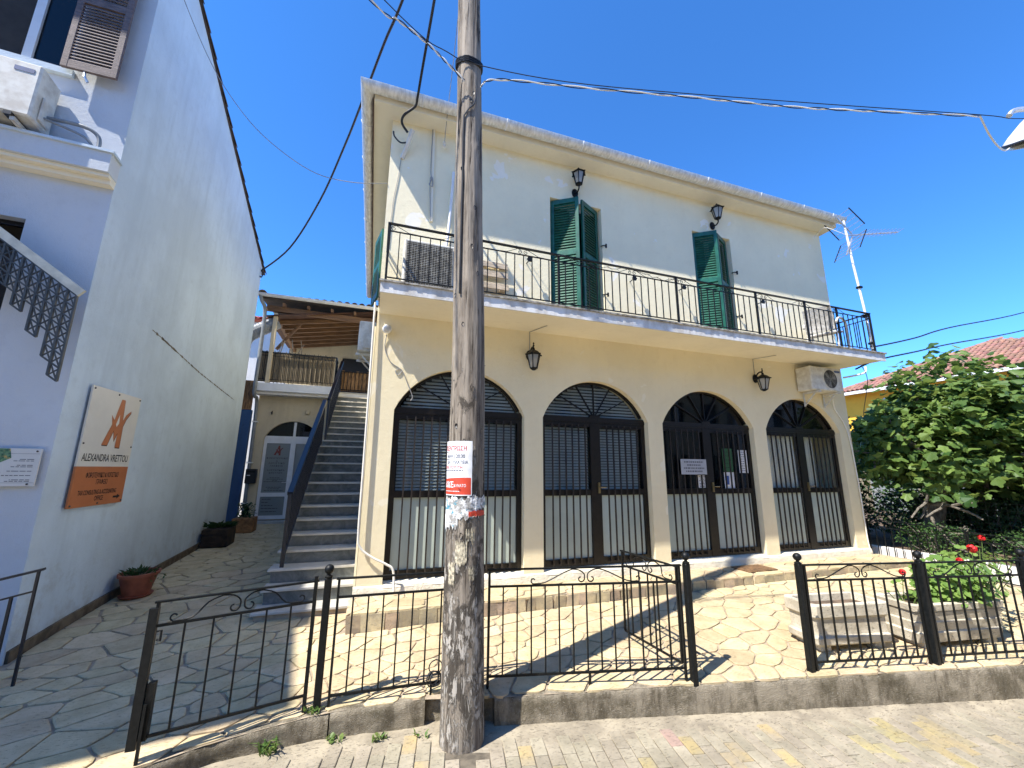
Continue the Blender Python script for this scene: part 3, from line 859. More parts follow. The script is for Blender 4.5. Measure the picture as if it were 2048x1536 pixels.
# hip roof with barrel tiles on the front slope edge
RX0, RX1, RY0, RY1, RZ0 = GX0-.02, GX1+.02, GY-.02, 12.95, 6.752
rd = 3.0; rh = .40*rd
m = MB().add([(RX0,RY0,RZ0),(RX1,RY0,RZ0),(RX1,RY1,RZ0),(RX0,RY1,RZ0),(RX0+rd+.9,(RY0+RY1)/2,RZ0+rh),(RX1-rd-.9,(RY0+RY1)/2,RZ0+rh)],
     [(0,1,5,4),(1,2,5),(2,3,4,5),(3,0,4),(3,2,1,0)])
roof = obj('roof', m, MT['tile'], house)
def half_tile(L, r0, r1, n=7, th=.012):
    """barrel tile along +Y (upslope), convex side up"""
    b = MB()
    for t, r in ((0, r0), (1, r1)):
        for rr in (r, r-th):
            for k in range(n):
                a = math.pi*k/(n-1); b.v.append((rr*math.cos(a), t*L, rr*math.sin(a)))
    for k in range(n-1):
        b.f += [(k,k+1,2*n+k+1,2*n+k),(n+k+1,n+k,3*n+k,3*n+k+1),(k+1,k,n+k,n+k+1),(2*n+k,2*n+k+1,3*n+k+1,3*n+k)]
    b.f += [(0,2*n,3*n,n),(n-1,2*n-1,4*n-1,3*n-1)]
    return b
tme, _ = mesh_of(half_tile(.42,.085,.07), 'roof_tile', MT['tile'], 40, False)
sl = math.atan(rh/((RY1-RY0)/2))
i = 0; x = RX0+.1
while x < RX1:
    inst('roof_tile', tme, T(x, RY0-.01, RZ0-.018+.004) @ Matrix.Rotation(sl, 4, 'X'), roof); x += .205
for (xa, ya, xb, yb) in ((RX0,RY0,RX0+rd+.9,(RY0+RY1)/2), (RX1,RY0,RX1-rd-.9,(RY0+RY1)/2)):
    d = Vector((xb-xa, yb-ya, rh)); L = d.length; n = 5; az = math.atan2(-d.x, d.y); el = math.asin(d.z/L)
    for k in range(n):
        p = Vector((xa,ya,RZ0)) + d*(k*.38/L+.02)
        inst('hip_tile', tme, T(p.x, p.y, p.z-.02+.01*(k%2)) @ RZ(az) @ Matrix.Rotation(el, 4, 'X') @ Matrix.Scale(1.35, 4), roof)

# ---------------------------------------------------------------- balcony railing
RYb = 4.865; zr, zm, zl = 4.42, 4.315, 3.69
m = MB()
m.box(-.02, RYb-.02, zr-.012, 8.93, RYb+.02, zr+.004)
m.bar((-.01,RYb,zm),(8.92,RYb,zm), .014); m.bar((-.01,RYb,zl),(8.92,RYb,zl), .014)
m.box(8.89, RYb, zr-.0118, 8.93, YF, zr+.0038); m.bar((8.91,RYb,zm),(8.91,YF,zm), .014); m.bar((8.91,RYb,zl),(8.91,YF,zl), .014)
m.box(-.02, RYb, zr-.0118, .02, YF, zr+.0038); m.bar((0,RYb,zm),(0,YF,zm), .014); m.bar((0,RYb,zl),(0,YF,zl), .014)
rail = obj('balcony_railing', m, MT['iron'], house)
pm, _ = mesh_of(MB().box(-.014,-.014,0,.014,.014,zr-3.612), 'post', MT['iron'], centre=False)
bm_, _ = mesh_of(MB().box(-.006,-.006,zl,.006,.006,zm), 'baluster', MT['iron'], centre=False)
for x in (0, 2.32, 4.36, 6.02, 7.18, 8.0, 8.91): inst('post', pm, T(x, RYb, 3.612), rail)
x = .13
while x < 8.85:
    if min(abs(x-p) for p in (2.32,4.36,6.02,7.18,8.0)) > .04: inst('baluster', bm_, T(x, RYb, 0), rail)
    x += .1275
for y in (4.99,5.11,5.23,5.35,5.47): inst('baluster', bm_, T(8.91, y, 0), rail); inst('baluster', bm_, T(0, y, 0), rail)
def spiral(c, r0, turns, a0, sgn, n=18):
    return [(c[0]+r0*(1-.72*i/n)*math.cos(a0+sgn*2*math.pi*turns*i/n), c[1]+r0*(1-.72*i/n)*math.sin(a0+sgn*2*math.pi*turns*i/n)) for i in range(n+1)]
def scroll_small(mb, fn, u, sgn, L):
    zc = (zr+zm)/2-.012
    pts = [(u+sgn*L, zm+.006), (u+sgn*L*.6, zm+.012), (u+sgn*.06, zr-.02)] + spiral((u+sgn*.032, zc), .032, 1.2, math.pi/2, sgn)
    mb.tube([fn(a,b) for a, b in pts], .0042, 5)
k = 0; x = .02
while x < 8.6:
    b = MB(); scroll_small(b, lambda a, z: (a, RYb, z), x, 1, .36); obj('scroll', b, MT['iron'], rail)
    b = MB(); scroll_small(b, lambda a, z: (a, RYb, z), x+.86, -1, .36); obj('scroll', b, MT['iron'], rail)
    x += .885

# ---------------------------------------------------------------- shutters and balcony doors
def shutter_leaf(w, h, mat, parent, M4, z_split=None, sp=.046, label=None, flip=1):
    """leaf in local x (0..w), z (0..h), thickness along y"""
    s = .062; t = .036; zs = z_split or h*.56
    m = MB()
    m.bbox(0,-t/2,0, s,t/2,h, .004); m.bbox(w-s,-t/2,0, w,t/2,h, .004)
    for a, b in ((.002,.10),(zs-.045,zs+.045),(h-.085,h-.002)): m.box(s-.001,-t/2+.002,a, w-s+.001,t/2-.002,b)
    leaf = obj('shutter', m.xf(M4), mat, parent, label=label)
    lm, _ = mesh_of(MB().box(-(w-2*s)/2-.004,-.030,-.0035,(w-2*s)/2+.004,.030,.0035), 'louvre', mat, centre=False)
    for a, b in ((.10,zs-.045),(zs+.045,h-.085)):
        n = int((b-a)/sp)
        for i in range(n):
            z = a+(i+.5)*(b-a)/n
            inst('louvre', lm, M4 @ T(w/2, 0, z) @ Matrix.Rotation(R(63*flip), 4, 'X'), leaf)
    return leaf
for di, (a, b) in enumerate(OPEN):
    w = (b-a)/2-.012; h = 2.27
    m = MB()   # white door frame with glass
    for x in (a+.03, b-.03): m.box(x-.028, YF+.13, 3.612, x+.028, YF+.19, 5.915)
    m.box(a+.058, YF+.132, 5.85, b-.058, YF+.188, 5.914); m.box((a+b)/2-.05, YF+.134, 3.612, (a+b)/2+.05, YF+.186, 5.85)
    m.box(a+.058, YF+.134, 3.612, b-.058, YF+.186, 3.75)
    dr = obj('balcony_door', m, MT['white'], house)
    obj('pane', MB().box(a+.05, YF+.155, 3.7, b-.05, YF+.161, 5.87), MT['glass_dark'], dr)
    th1, th2 = (R(35), R(28)) if di == 0 else (R(37), R(26))
    shutter_leaf(w, h, MT['green'], house, T(a+.045, YF+.085, 3.63) @ RZ(-th1))
    M4 = T(b-.045, YF+.085, 3.63) @ RZ(math.pi+th2)
    shutter_leaf(w, h, MT['green'], house, M4, flip=-1)
    for z in (4.3, 5.2):                       # shutter stays on the right reveal
        q = MB(); q.tube([(b-.02,YF+.02,z),(b+.01,YF-.03,z),(b+.05,YF-.05,z-.02)], .01, 6); q.box(b+.03,YF-.06,z-.05,b+.055,YF-.04,z+.02)
        obj('shutter_hinge', q, MT['iron'], house)
    for x in (a-.42, b+.52):                   # wall hooks that hold the open shutters
        q = MB(); q.tube([(x,YF,4.62),(x,YF-.13,4.62)], .009, 6); q.box(x-.03,YF-.15,4.585,x+.03,YF-.128,4.66); q.box(x-.045,YF-.147,4.61,x+.045,YF-.131,4.63)
        obj('shutter_hook', q, MT['iron'], house)
# green shutter on the left side wall, seen edge-on
shutter_leaf(.48, 1.12, MT['green'], house, T(-.09, 6.05, 3.92) @ RZ(R(101)), .56, label='green shutter on the side wall')

# ---------------------------------------------------------------- arched windows
slat_m, _ = mesh_of(MB().box(-.5,-.019,-.0015,.5,.019,.0015), 'blind_slat', MT['slat'], centre=False)
WY = YF+.10
bar_m, _ = mesh_of(MB().box(-.0095,-.0095,.075,.0095,.0095,2.10), 'security_bar', MT['bar'], centre=False)
bracket_m, _ = mesh_of(MB().box(-.008,-.0,.0,.008,.05,.02), 'bar_foot', MT['bar'], centre=False)
WL = ['arched window with closed blinds behind the pole', 'double arched door with closed blinds', 'arched entrance door with notices on the glass', 'arched window with beige curtain']
for wi, (xa, xb) in enumerate(ARCH):
    ap, zc, rr, cx = arc_pts(xa, xb, 24, .004); ai, _, ri, _ = arc_pts(xa, xb, 24, .032)
    m = MB()
    fy0, fy1 = WY, WY+.06
    m.box(xa+.004, fy0, .04, xa+.075, fy1, ZS-.03); m.box(xb-.075, fy0, .04, xb-.004, fy1, ZS-.03)
    m.box(xa+.005, fy0-.012, ZS-.03, xb-.005, fy1+.002, ZS+.055)                 # transom
    m.box(xa+.075, fy0+.002, .04, xb-.075, fy1-.002, .14); m.box(xa+.075, fy0+.003, 1.03, xb-.075, fy1-.003, 1.115)
    m.box(xa+.075, fy0+.003, ZS-.10, xb-.075, fy1-.003, ZS-.03)
    ms = .085 if wi else .075
    m.box(cx-ms, fy0-.004, .035, cx+ms, fy1-.001, ZS-.031)
    ap = [p for p in ap if p[1] > ZS+.05]; k = len(ap); ai = [(cx+(p[0]-cx)*(ri/rr), zc+(p[1]-zc)*(ri/rr)) for p in ap]
    for i in range(k-1):
        m.prism([ap[i],ap[i+1],ai[i+1],ai[i]], lambda a,b,d: (a,d,b), fy0+.001, fy1-.001)
    hub = (cx, ZS+.05)
    for ang in (-62,-32,0,32,62):
        a = R(ang); dx, dz = math.sin(a), math.cos(a)
        bq = hub[0]-cx; qz = hub[1]-zc; B = dz*qz+dx*bq; Cc = qz*qz+bq*bq-(ri+.006)**2
        L = -B+math.sqrt(max(0,B*B-Cc))
        m.bar((hub[0],fy0+.02,hub[1]), (hub[0]+dx*L,fy0+.02,hub[1]+dz*L), .015, .03, (0,1,0))
    m.box(cx-.09, fy0-.016, ZS+.02, cx+.09, fy0+.03, ZS+.08)
    win = obj('arched_window', m, MT['iron_brown'], house, label=WL[wi])
    # glass
    gy = fy0+.034
    fan = MB().prism([(p[0],p[1]) for p in ai]+[(ai[-1][0],ZS+.05),(ai[0][0],ZS+.05)], lambda a,b,d: (a,d,b), gy, gy+.004)
    obj('fanlight_pane', fan, MT['glass'] if wi < 2 else MT['glass_dark'], win)
    for s in (0, 1):
        a, b = (xa+.078, cx-ms-.003) if s == 0 else (cx+ms+.003, xb-.078)
        obj('pane', MB().box(a, gy, 1.117, b, gy+.004, ZS-.102), MT['glass'] if wi < 2 or wi == 3 else MT['glass_dark'], win)
        obj('frosted_panel', MB().box(a, gy, .142, b, gy+.006, 1.028), MT['frost'], win)
        nb = 6; sp_ = (b-a)/(nb+.9)
        for i in range(nb):
            x = a+sp_*(i+.95)
            inst('security_bar', bar_m, T(x, fy0-.030, 0), win)
            inst('bar_foot', bracket_m, T(x, fy0-.042, .085), win)
        if wi < 2:
            z = 1.135
            while z < ZS-.11:
                inst('blind_slat', slat_m, T((a+b)/2, gy+.05, z) @ Matrix.Rotation(R(58), 4, 'X') @ Matrix.Diagonal((b-a-.02,1,1,1)), win); z += .043
        if wi == 3:
            q = MB(); n = 60; w0 = b-a-.01; ww = w0 if s == 0 else w0*.42
            for i in range(n+1):
                x = a+.005+ww*i/n; yy = gy+.07+.018*math.sin(i*.9)+.006*math.sin(i*2.3)
                q.v += [(x,yy,1.12),(x,yy,ZS-.1)]
            q.f = [(2*i,2*i+2,2*i+3,2*i+1) for i in range(n)]
            obj('curtain', q, MT['curtain'], win, smooth=True)
    if wi < 2:
        z = ZS+.075
        while z < ZA-.06:
            hwid = math.sqrt(max(0, ri**2-(z-zc)**2))-.03
            inst('blind_slat', slat_m, T(cx, gy+.05, z) @ Matrix.Rotation(R(58), 4, 'X') @ Matrix.Diagonal((2*hwid,1,1,1)), win); z += .05
    if wi in (2, 1, 3):
        q = MB(); q.box(cx+.02, fy0-.03, 1.06, cx+.05, fy0-.004, 1.22); q.tube([(cx+.035,fy0-.03,1.15),(cx+.035,fy0-.065,1.15),(cx+.13,fy0-.065,1.15)], .009, 6)
        obj('door_handle', q, simple('brass', (.35,.26,.12), .35, .7), win)

# ================================================================== THINGS ON THE HOUSE
def hexring(r, z, n=6, a0=0): return [(r*math.cos(a0+2*math.pi*k/n), r*math.sin(a0+2*math.pi*k/n), z) for k in range(n)]
def lantern(loc, label, up_kind):
    """wall lantern; local -Y points away from the wall"""
    t = thing('wall_lantern', label, 'lantern', loc, 0, 'lanterns on the house front')
    Mx = T(*loc)
    b = MB().ball((0,-.012,0), .062, 12, 1.35); b.v = [(x, max(-.03, min(-.001, y*.5-.006)), z) for x, y, z in b.v]
    obj('backplate', b.xf(Mx), MT['iron'], t, smooth=True)
    if up_kind:
        b = MB(); b.tube(smoothpath([(0,-.02,0),(.0,-.10,-.035),(.0,-.155,-.005),(0,-.16,.05)]), .013, 8); b.lathe([(.013,-.02),(.03,0),(.016,.02)], (0,-.16,.05), 10)
        obj('arm', b.xf(Mx), MT['iron'], t, smooth=True); z0, c = .075, (0,-.16)
    else:
        b = MB(); b.tube(smoothpath([(0,-.02,0),(0,-.06,.07),(0,-.12,.10),(0,-.17,.075),(0,-.17,.03)]), .013, 8); b.lathe([(.006,0),(.016,.02),(.006,.045),(.014,.055),(.003,.075)], (0,-.17,.09), 8)
        obj('arm', b.xf(Mx), MT['iron'], t, smooth=True); z0, c = -.235, (0,-.17)
    H = .20; rb, rt_ = .052, .098
    g1 = MB(); g1.add(hexring(rb, z0)+hexring(rt_, z0+H), [(i,(i+1)%6,6+(i+1)%6,6+i) for i in range(6)]+[tuple(range(5,-1,-1))])
    g1.v = [(x+c[0], y+c[1], z) for x, y, z in g1.v]; obj('glass', g1.xf(Mx), MT['glass_lamp'], t)
    b = MB()
    A = hexring(rb+.003, z0); B = hexring(rt_+.003, z0+H)
    for i in range(6):
        j = (i+1)%6
        for p, q in ((A[i],B[i]),(A[i],A[j]),(B[i],B[j])): b.bar((p[0]+c[0],p[1]+c[1],p[2]), (q[0]+c[0],q[1]+c[1],q[2]), .011)
    b.lathe([(.02,-.03),(.05,-.012),(.055,0)], (c[0],c[1],z0), 6)
    obj('cage', b.xf(Mx), MT['iron'], t)
    b = MB(); b.lathe([(.125,0),(.118,.012),(.07,.055),(.03,.075),(.02,.085),(.022,.10),(.004,.12)], (c[0],c[1],z0+H), 6)
    for i in range(6):
        q = hexring(.122, z0+H+.004)[i]; b.ball((q[0]+c[0],q[1]+c[1],q[2]), .012, 6)
    obj('lantern_roof', b.xf(Mx), MT['iron'], t)
    b = MB().tube([(c[0],c[1],z0+.005),(c[0],c[1],z0+.13)], .017, 8); obj('candle_tube', b.xf(Mx), MT['white'], t)
lantern((3.00,5.6,6.10), 'black upright lantern above the first pair of green shutters', True)
lantern((6.00,5.6,6.12), 'black upright lantern above the second pair of green shutters', True)
lantern((2.16,5.6,3.10), 'black hanging lantern between the first and second arches', False)
lantern((6.66,5.6,3.10), 'black hanging lantern between the third and fourth arches', False)

def ac_unit(name, label, M4, w, h, d, style, brackets=True, fan_x=.36):
    """outdoor unit, local x width, -y front, z up, origin bottom centre back"""
    t = thing(name, label, 'air conditioner', tuple(M4.translation), M4.to_euler().z, 'outdoor air conditioning units')
    body = obj('casing', MB().bbox(-w/2,-d,0, w/2,0,h, .018).xf(M4), MT['ac_white'], t, smooth=30)
    cx = -w/2+w*fan_x; r = min(h*.42, w*.31)
    if style == 'round':
        q = MB().lathe([(r,0),(r,.008),(r*.93,.008),(r*.93,0)], (0,0,0), 28, False); q.xf(M4 @ T(cx,-d-.001,h/2) @ Matrix.Rotation(R(90),4,'X')); obj('fan_ring', q, MT['ac_white'], t, smooth=True)
        q = MB().lathe([(r*.93,0),(r*.2,-.0)], (0,0,0), 28, True); q.xf(M4 @ T(cx,-d-.0025,h/2) @ Matrix.Rotation(R(90),4,'X')); obj('fan_opening', q, MT['black'], t)
        q = MB()
        for k in range(7): q.tube([(r*(.15+.12*k)*math.cos(a), r*(.15+.12*k)*math.sin(a), 0) for a in [2*math.pi*i/24 for i in range(25)]], .0032, 4, False)
        for k in range(8):
            a = math.pi/4*k; q.bar((0,0,0),(r*.93*math.cos(a),r*.93*math.sin(a),0), .004)
        q.xf(M4 @ T(cx,-d-.010,h/2) @ Matrix.Rotation(R(90),4,'X')); obj('fan_grille', q, MT['grille'], t)
        q = MB()
        for k in range(3):
            a = 2.1*k; q.add([(0,0,0),(r*.8*math.cos(a),r*.8*math.sin(a),.001),(r*.85*math.cos(a+.5),r*.85*math.sin(a+.5),.001),(r*.4*math.cos(a+.7),r*.4*math.sin(a+.7),.001)], [(0,1,2,3)])
        q.xf(M4 @ T(cx,-d-.005,h/2) @ Matrix.Rotation(R(90),4,'X')); obj('fan_blades', q, MT['grille'], t)
    else:
        x0, x1 = -w/2+.035, -w/2+w*.70
        obj('fan_opening', MB().box(x0,-d-.003,.05, x1,-d-.001,h-.04).xf(M4), simple('ac_recess', (.10,.095,.085), .6), t)
        q = MB(); n = 26
        for k in range(n+1):
            z = .055+(h-.10)*k/n; q.box(x0,-d-.016,z-.0035, x1,-d-.008,z+.0035)
        for k in range(19):
            x = x0+(x1-x0)*k/18; q.box(x-.003,-d-.0165,.05, x+.003,-d-.0095,h-.042)
        obj('fan_grille', q.xf(M4), MT['grille'], t)
    obj('label_plate', MB().box(w*.26,-d-.004,h*.80, w*.44,-d-.001,h*.88).xf(M4), simple('blue_label', (.05,.09,.22), .5), t)
    obj('side_cover', MB().bbox(w/2,-d*.72,h*.08, w/2+.022,-d*.2,h*.52, .008).xf(M4), MT['ac_white'], t)
    if brackets:
        for x in (-w*.32, w*.32):
            q = MB(); q.box(x-.018,-d-.03,-.045, x+.018,.0,-.008); q.bar((x,-d*.75,-.045),(x,-.006,-.26), .022); q.box(x-.018,-.01,-.28,x+.018,.0,-.045)
            obj('bracket', q.xf(M4), MT['ac_white'], t)
    else:
        for x in (-w*.32, w*.32): obj('foot', MB().box(x-.03,-d-.01,-.035,x+.03,.01,-.001).xf(M4), MT['black'], t)
    return t
ac_unit('balcony_air_conditioner', 'white outdoor unit with square grille standing on the balcony', T(.66,5.42,3.665), .92,.74,.30,'square', False)
ac_unit('wall_air_conditioner', 'weathered outdoor unit on the wall under the balcony right end', T(8.12,5.585,2.92), .84,.46,.30,'round', True, .60)
ac_unit('side_air_conditioner', 'white outdoor unit on the side wall above the stairs', T(-.085,7.3,3.30) @ RZ(R(-90)), .72,.52,.27,'round', True, .5)

# pallet leaning on the wall
pl = thing('wooden_pallet', 'pale wooden pallet leaning on the wall of the balcony', 'pallet', (1.36,5.5,3.61))
Mp = T(1.36,5.545,3.615) @ Matrix.Rotation(R(-9),4,'X')
for z in (.02,.21,.42,.63,.80): obj('plank', MB().bbox(-.42,-.13,z, .42,-.11,z+.10, .003).xf(Mp), MT['wood_pale'], pl)
for x in (-.34,0,.34):
    for z in (.05,.43,.82): obj('block', MB().box(x-.05,-.109,z, x+.05,-.012,z+.075).xf(Mp), MT['wood_pale'], pl)
for z in (.04,.42,.81): obj('plank', MB().box(-.42,-.011,z, .42,.006,z+.09).xf(Mp), MT['wood_pale'], pl)

# folded wicker chair on the balcony
ch = thing('wicker_armchair', 'grey wicker armchair tipped back at the balcony right end', 'chair', (8.1,5.15,3.61))
Mc = T(8.10,5.18,3.612) @ RZ(R(20))
obj('seat', MB().bbox(-.24,-.24,.36,.26,.22,.40,.012).xf(Mc @ Matrix.Rotation(R(-12),4,'Y')), MT['wicker'], ch)
q = MB(); n = 10
for i in range(n+1):
    z = .40+.42*i/n; x = -.22-.16*(i/n)**1.3; 
    for y in (-.24,.24): q.v.append((x,y*(1-.08*i/n),z))
    for y in (.24,-.24): q.v.append((x-.022,y*(1-.08*i/n),z))
for i in range(n):
    for k in range(4):
        a = i*4+k; b = i*4+(k+1)%4; q.f.append((a,b,b+4,a+4))
q.f += [(3,2,1,0),(n*4,n*4+1,n*4+2,n*4+3)]
obj('backrest', q.xf(Mc), MT['wicker'], ch, smooth=True)
for s in (-1,1):
    obj('armrest', MB().tube([Mc @ Vector(p) for p in smoothpath([(.27,.27*s,0),(.26,.28*s,.42),(.20,.285*s,.58),(.02,.285*s,.63),(-.2,.27*s,.60),(-.30,.25*s,.50)])], .021, 8), MT['wicker'], ch, smooth=True)
    obj('leg', MB().tube([Mc @ Vector(p) for p in [(-.22,.22*s,.4),(-.30,.24*s,0)]], .018, 8), MT['wicker'], ch)

# antenna mast clamped to the railing corner
an = thing('antenna_mast', 'white antenna mast with grid aerial at the balcony corner', 'antenna', (8.95,4.93,3.61))
mast = [(9.0,4.95,3.62),(8.955,4.95,4.6),(8.86,4.95,5.5),(8.80,4.95,6.45)]
obj('mast', MB().tube(mast, .021, 10), MT['white'], an, smooth=True)
for z, x in ((4.40,8.96),(3.85,8.99),(5.0,8.92)): obj('clamp', MB().box(x-.04,4.91,z-.02,x+.04,4.985,z+.02), MT['iron'], an)
Ma = T(8.86,4.92,6.12) @ RZ(R(-16)) @ Matrix.Rotation(R(-6),4,'Y')
obj('boom', MB().bar(Ma @ Vector((-.05,0,0)), Ma @ Vector((1.05,0,0)), .022), MT['alu'], an)
for i in range(11):
    x = .22+.085*i; L = .17-.006*i
    obj('director', MB().tube([Ma @ Vector((x,-L,.012)), Ma @ Vector((x,L,.012))], .0045, 6), MT['alu'], an)
for s in (-1, 1):
    for i in range(5):
        z = s*(.07+.085*i); x = .05-.055*i
        obj('reflector_rod', MB().tube([Ma @ Vector((x,-.30,z)), Ma @ Vector((x,.30,z))], .005, 6), MT['alu'], an)
    for y in (-.30,.30): obj('reflector_edge', MB().bar(Ma @ Vector((.06,y,s*.06)), Ma @ Vector((-.18,y,s*.43)), .014), MT['black'], an)
    obj('reflector_spine', MB().bar(Ma @ Vector((.06,0,s*.02)), Ma @ Vector((-.18,0,s*.43)), .022), MT['alu'], an)
obj('coax_lead', MB().tube([Vector(p) for p in smoothpath([(8.84,4.93,6.1),(8.7,5.0,6.2),(8.6,5.2,6.4),(8.9,5.6,6.5)])], .006, 6), MT['cable_white'], an)

# floodlight at the corner and its cable
fl = thing('corner_floodlight', 'small round white sensor lamp under the balcony left corner', 'lamp', (.07,5.55,3.25))
obj('housing', MB().ball((.07,5.53,3.25), .062, 12), MT['white'], fl, smooth=True)
q = MB().lathe([(.05,0),(.05,.02),(.035,.028)], (0,0,0), 16); q.xf(T(.07,5.48,3.24) @ Matrix.Rotation(R(105),4,'X')); obj('lens', q, MT['alu'], fl, smooth=True)
obj('mount', MB().tube([(.07,5.6,3.30),(.07,5.53,3.25)], .018, 8), MT['white'], fl)
obj('lamp_cable', MB().tube([Vector(p) for p in smoothpath([(.07,5.58,3.19),(.06,5.592,3.0),(.14,5.592,2.82),(.26,5.592,2.74),(.30,5.592,2.70),(.25,5.592,2.64),(.22,5.592,2.70),(.30,5.592,2.71),(.40,5.592,2.50),(.46,5.592,2.36),(.44,5.592,2.30)])], .006, 6), MT['cable_grey'], None, smooth=True, label='thin dark cable hanging from the round corner lamp', cat='cable')

# hose down the front corner
obj('drain_hose', MB().tube([Vector(p) for p in smoothpath([(-.11,5.56,3.62),(-.10,5.55,2.5),(-.09,5.55,1.3),(-.085,5.55,.62),(-.05,5.55,.46),(.10,5.54,.34),(.26,5.53,.26),(.35,5.52,.18),(.37,5.51,-.08)], 8)], .014, 8), MT['hose'], smooth=True, label='ivory hose running down the left corner of the house', cat='hose')
q = MB()
for z in (3.3, 2.0, .9): q.box(-.125,5.55,z,-.075,5.575,z+.02)

# conduit, flagpole socket and cable bracket on the upper wall
obj('wall_conduit', MB().bar((.55,5.585,6.62),(.58,5.585,5.02), .035,.022,(0,1,0)), MT['soffit'], label='cream vertical conduit on the upper wall left of the pole', cat='conduit')
obj('coiled_wire', MB().tube([Vector(p) for p in smoothpath([(.53,5.57,6.6),(.53,5.565,5.9),(.55,5.56,5.72),(.52,5.56,5.62),(.57,5.56,5.60),(.56,5.56,5.74),(.53,5.56,5.70),(.55,5.57,5.3),(.57,5.575,5.02)], 8)], .007, 6), MT['cable_grey'], label='grey wire coiled on the cream wall conduit', cat='wire')
obj('grey_pipe', MB().tube([Vector(p) for p in smoothpath([(.88,5.56,5.92),(.87,5.55,5.6),(.84,5.56,4.9),(.80,5.57,4.55),(.74,5.57,4.42)])], .022, 8), MT['white'], smooth=True, label='white refrigerant pipe rising behind the balcony air conditioner', cat='pipe')
br = thing('cable_bracket', 'cream tube bracket holding the black service cable', 'bracket', (.12,5.6,6.1))
obj('bracket_tube', MB().tube([(.10,5.60,5.98),(.22,5.42,6.36)], .034, 10), MT['hose'], br, smooth=True)
obj('bracket_hook', MB().tube([Vector(p) for p in smoothpath([(.16,5.5,6.2),(.06,5.47,6.14),(-.03,5.47,6.22),(-.05,5.47,6.30)])], .012, 6), MT['cable'], br)
obj('ground_wire', MB().tube([Vector(p) for p in smoothpath([(.09,5.59,6.0),(.06,5.59,5.6),(.02,5.59,5.2),(.0,5.59,4.5)])], .005, 6), MT['cable_grey'], label='thin grey wire down the upper left corner wall', cat='wire')
obj('insulator', MB().lathe([(.01,0),(.03,.02),(.02,.05),(.035,.07),(.015,.11)], (.71,5.52,6.28), 10), MT['hose'], smooth=True, label='small porcelain insulator hanging under the eave', cat='insulator')

# ---------------------------------------------------------------- notices on the third arch
def paper(name, x0, x1, z0, z1, y, mat, label, strokes=0, sm='ink_grey', words=None, cat='notice'):
    o = obj(name, MB().box(x0, y, z0, x1, y+.003, z1), mat, label=label, cat=cat, group='papers on the entrance door')
    if strokes:
        q = MB(); n = strokes
        for i in range(n):
            z = z1-(z1-z0)*(i+.9)/(n+.9); L = (x1-x0)*U(.5,.86); c = (x0+x1)/2; t = c-L/2
            while t < c+L/2-.01:
                e = min(t+U(.018,.05), c+L/2); q.box(t, y-.0012, z-.006*(x1-x0)*4, e, y-.0004, z+.006*(x1-x0)*4); t = e+.012
        obj('print_lines', q, MT[sm], o, kind='stuff')
    return o
paper('notice_board', 4.87, 5.40, 1.35, 1.60, 5.648, MT['notice'], 'grey printed notice tied across the bars of the entrance door', 4)
paper('notice_sheet', 5.27, 5.50, 1.13, 1.335, 5.722, MT['paper'], 'white sheet on the glass below the grey notice', 8)
paper('poster_sheet', 5.84, 6.06, 1.40, 1.80, 5.722, MT['paper_green'], 'green sheet on the right glass of the entrance door', 5, 'ink')
paper('poster_sheet', 6.20, 6.40, 1.38, 1.78, 5.722, MT['paper'], 'white sheet at the right edge of the entrance door', 9)
o = paper('poster_sheet', 5.84, 6.06, 1.118, 1.39, 5.722, MT['paper'], 'white sheet with a blue block below the green sheet', 0)
obj('blue_block', MB().box(5.855,5.7205,1.18,5.94,5.7215,1.33), MT['paper_blue'], o)

# door mat
dm = MB().bbox(5.55, 5.13, -.098, 6.13, 5.49, -.080, .006)
obj('doormat', dm, MT['mat_brown'], label='brown coir doormat on the paved step before the entrance', cat='doormat')

# lamp leads on the wall under the balcony, AC drain, garland on the railing
for x, lab in ((2.16,'thin lead from the soffit to the first hanging lantern'),(6.66,'thin lead from the soffit to the second hanging lantern')):
    obj('lamp_lead', MB().tube([(x,5.592,3.16),(x,5.592,3.476),(x+.10,5.30,3.470),(x+.13,5.22,3.468)], .006, 6), MT['cable_grey'], label=lab, cat='cable')
obj('drain_hose', MB().tube([Vector(p) for p in smoothpath([(8.30,5.4,2.86),(8.52,5.5,2.82),(8.66,5.57,2.62),(8.92,5.575,2.20),(9.0,5.575,1.2),(9.0,5.575,.2),(9.03,5.56,-.06)])], .011, 7), MT['hose'], smooth=True, label='pale drain hose down the right corner from the wall unit', cat='hose')
gl = thing('wire_garland', 'old wire garland tangled along the balcony railing', 'garland', (3.3,4.85,4.4)); random.seed(77)
p = []; x = 2.3
while x < 4.6: p.append((x, 4.84+U(-.015,.015), 4.40-.07*abs(math.sin((x-2.3)*2.7))+U(-.02,.02))); x += .08
obj('wire', MB().tube([Vector(v) for v in p], .004, 5), MT['cable'], gl)
q = MB()
for v in p[::1]:
    for k in range(2): d = rv_ = Vector((U(-1,1),U(-1,1),U(-1,1))).normalized(); q.bar(v, Vector(v)+d*.035, .003)
obj('spikes', q, MT['cable'], gl, kind='stuff')

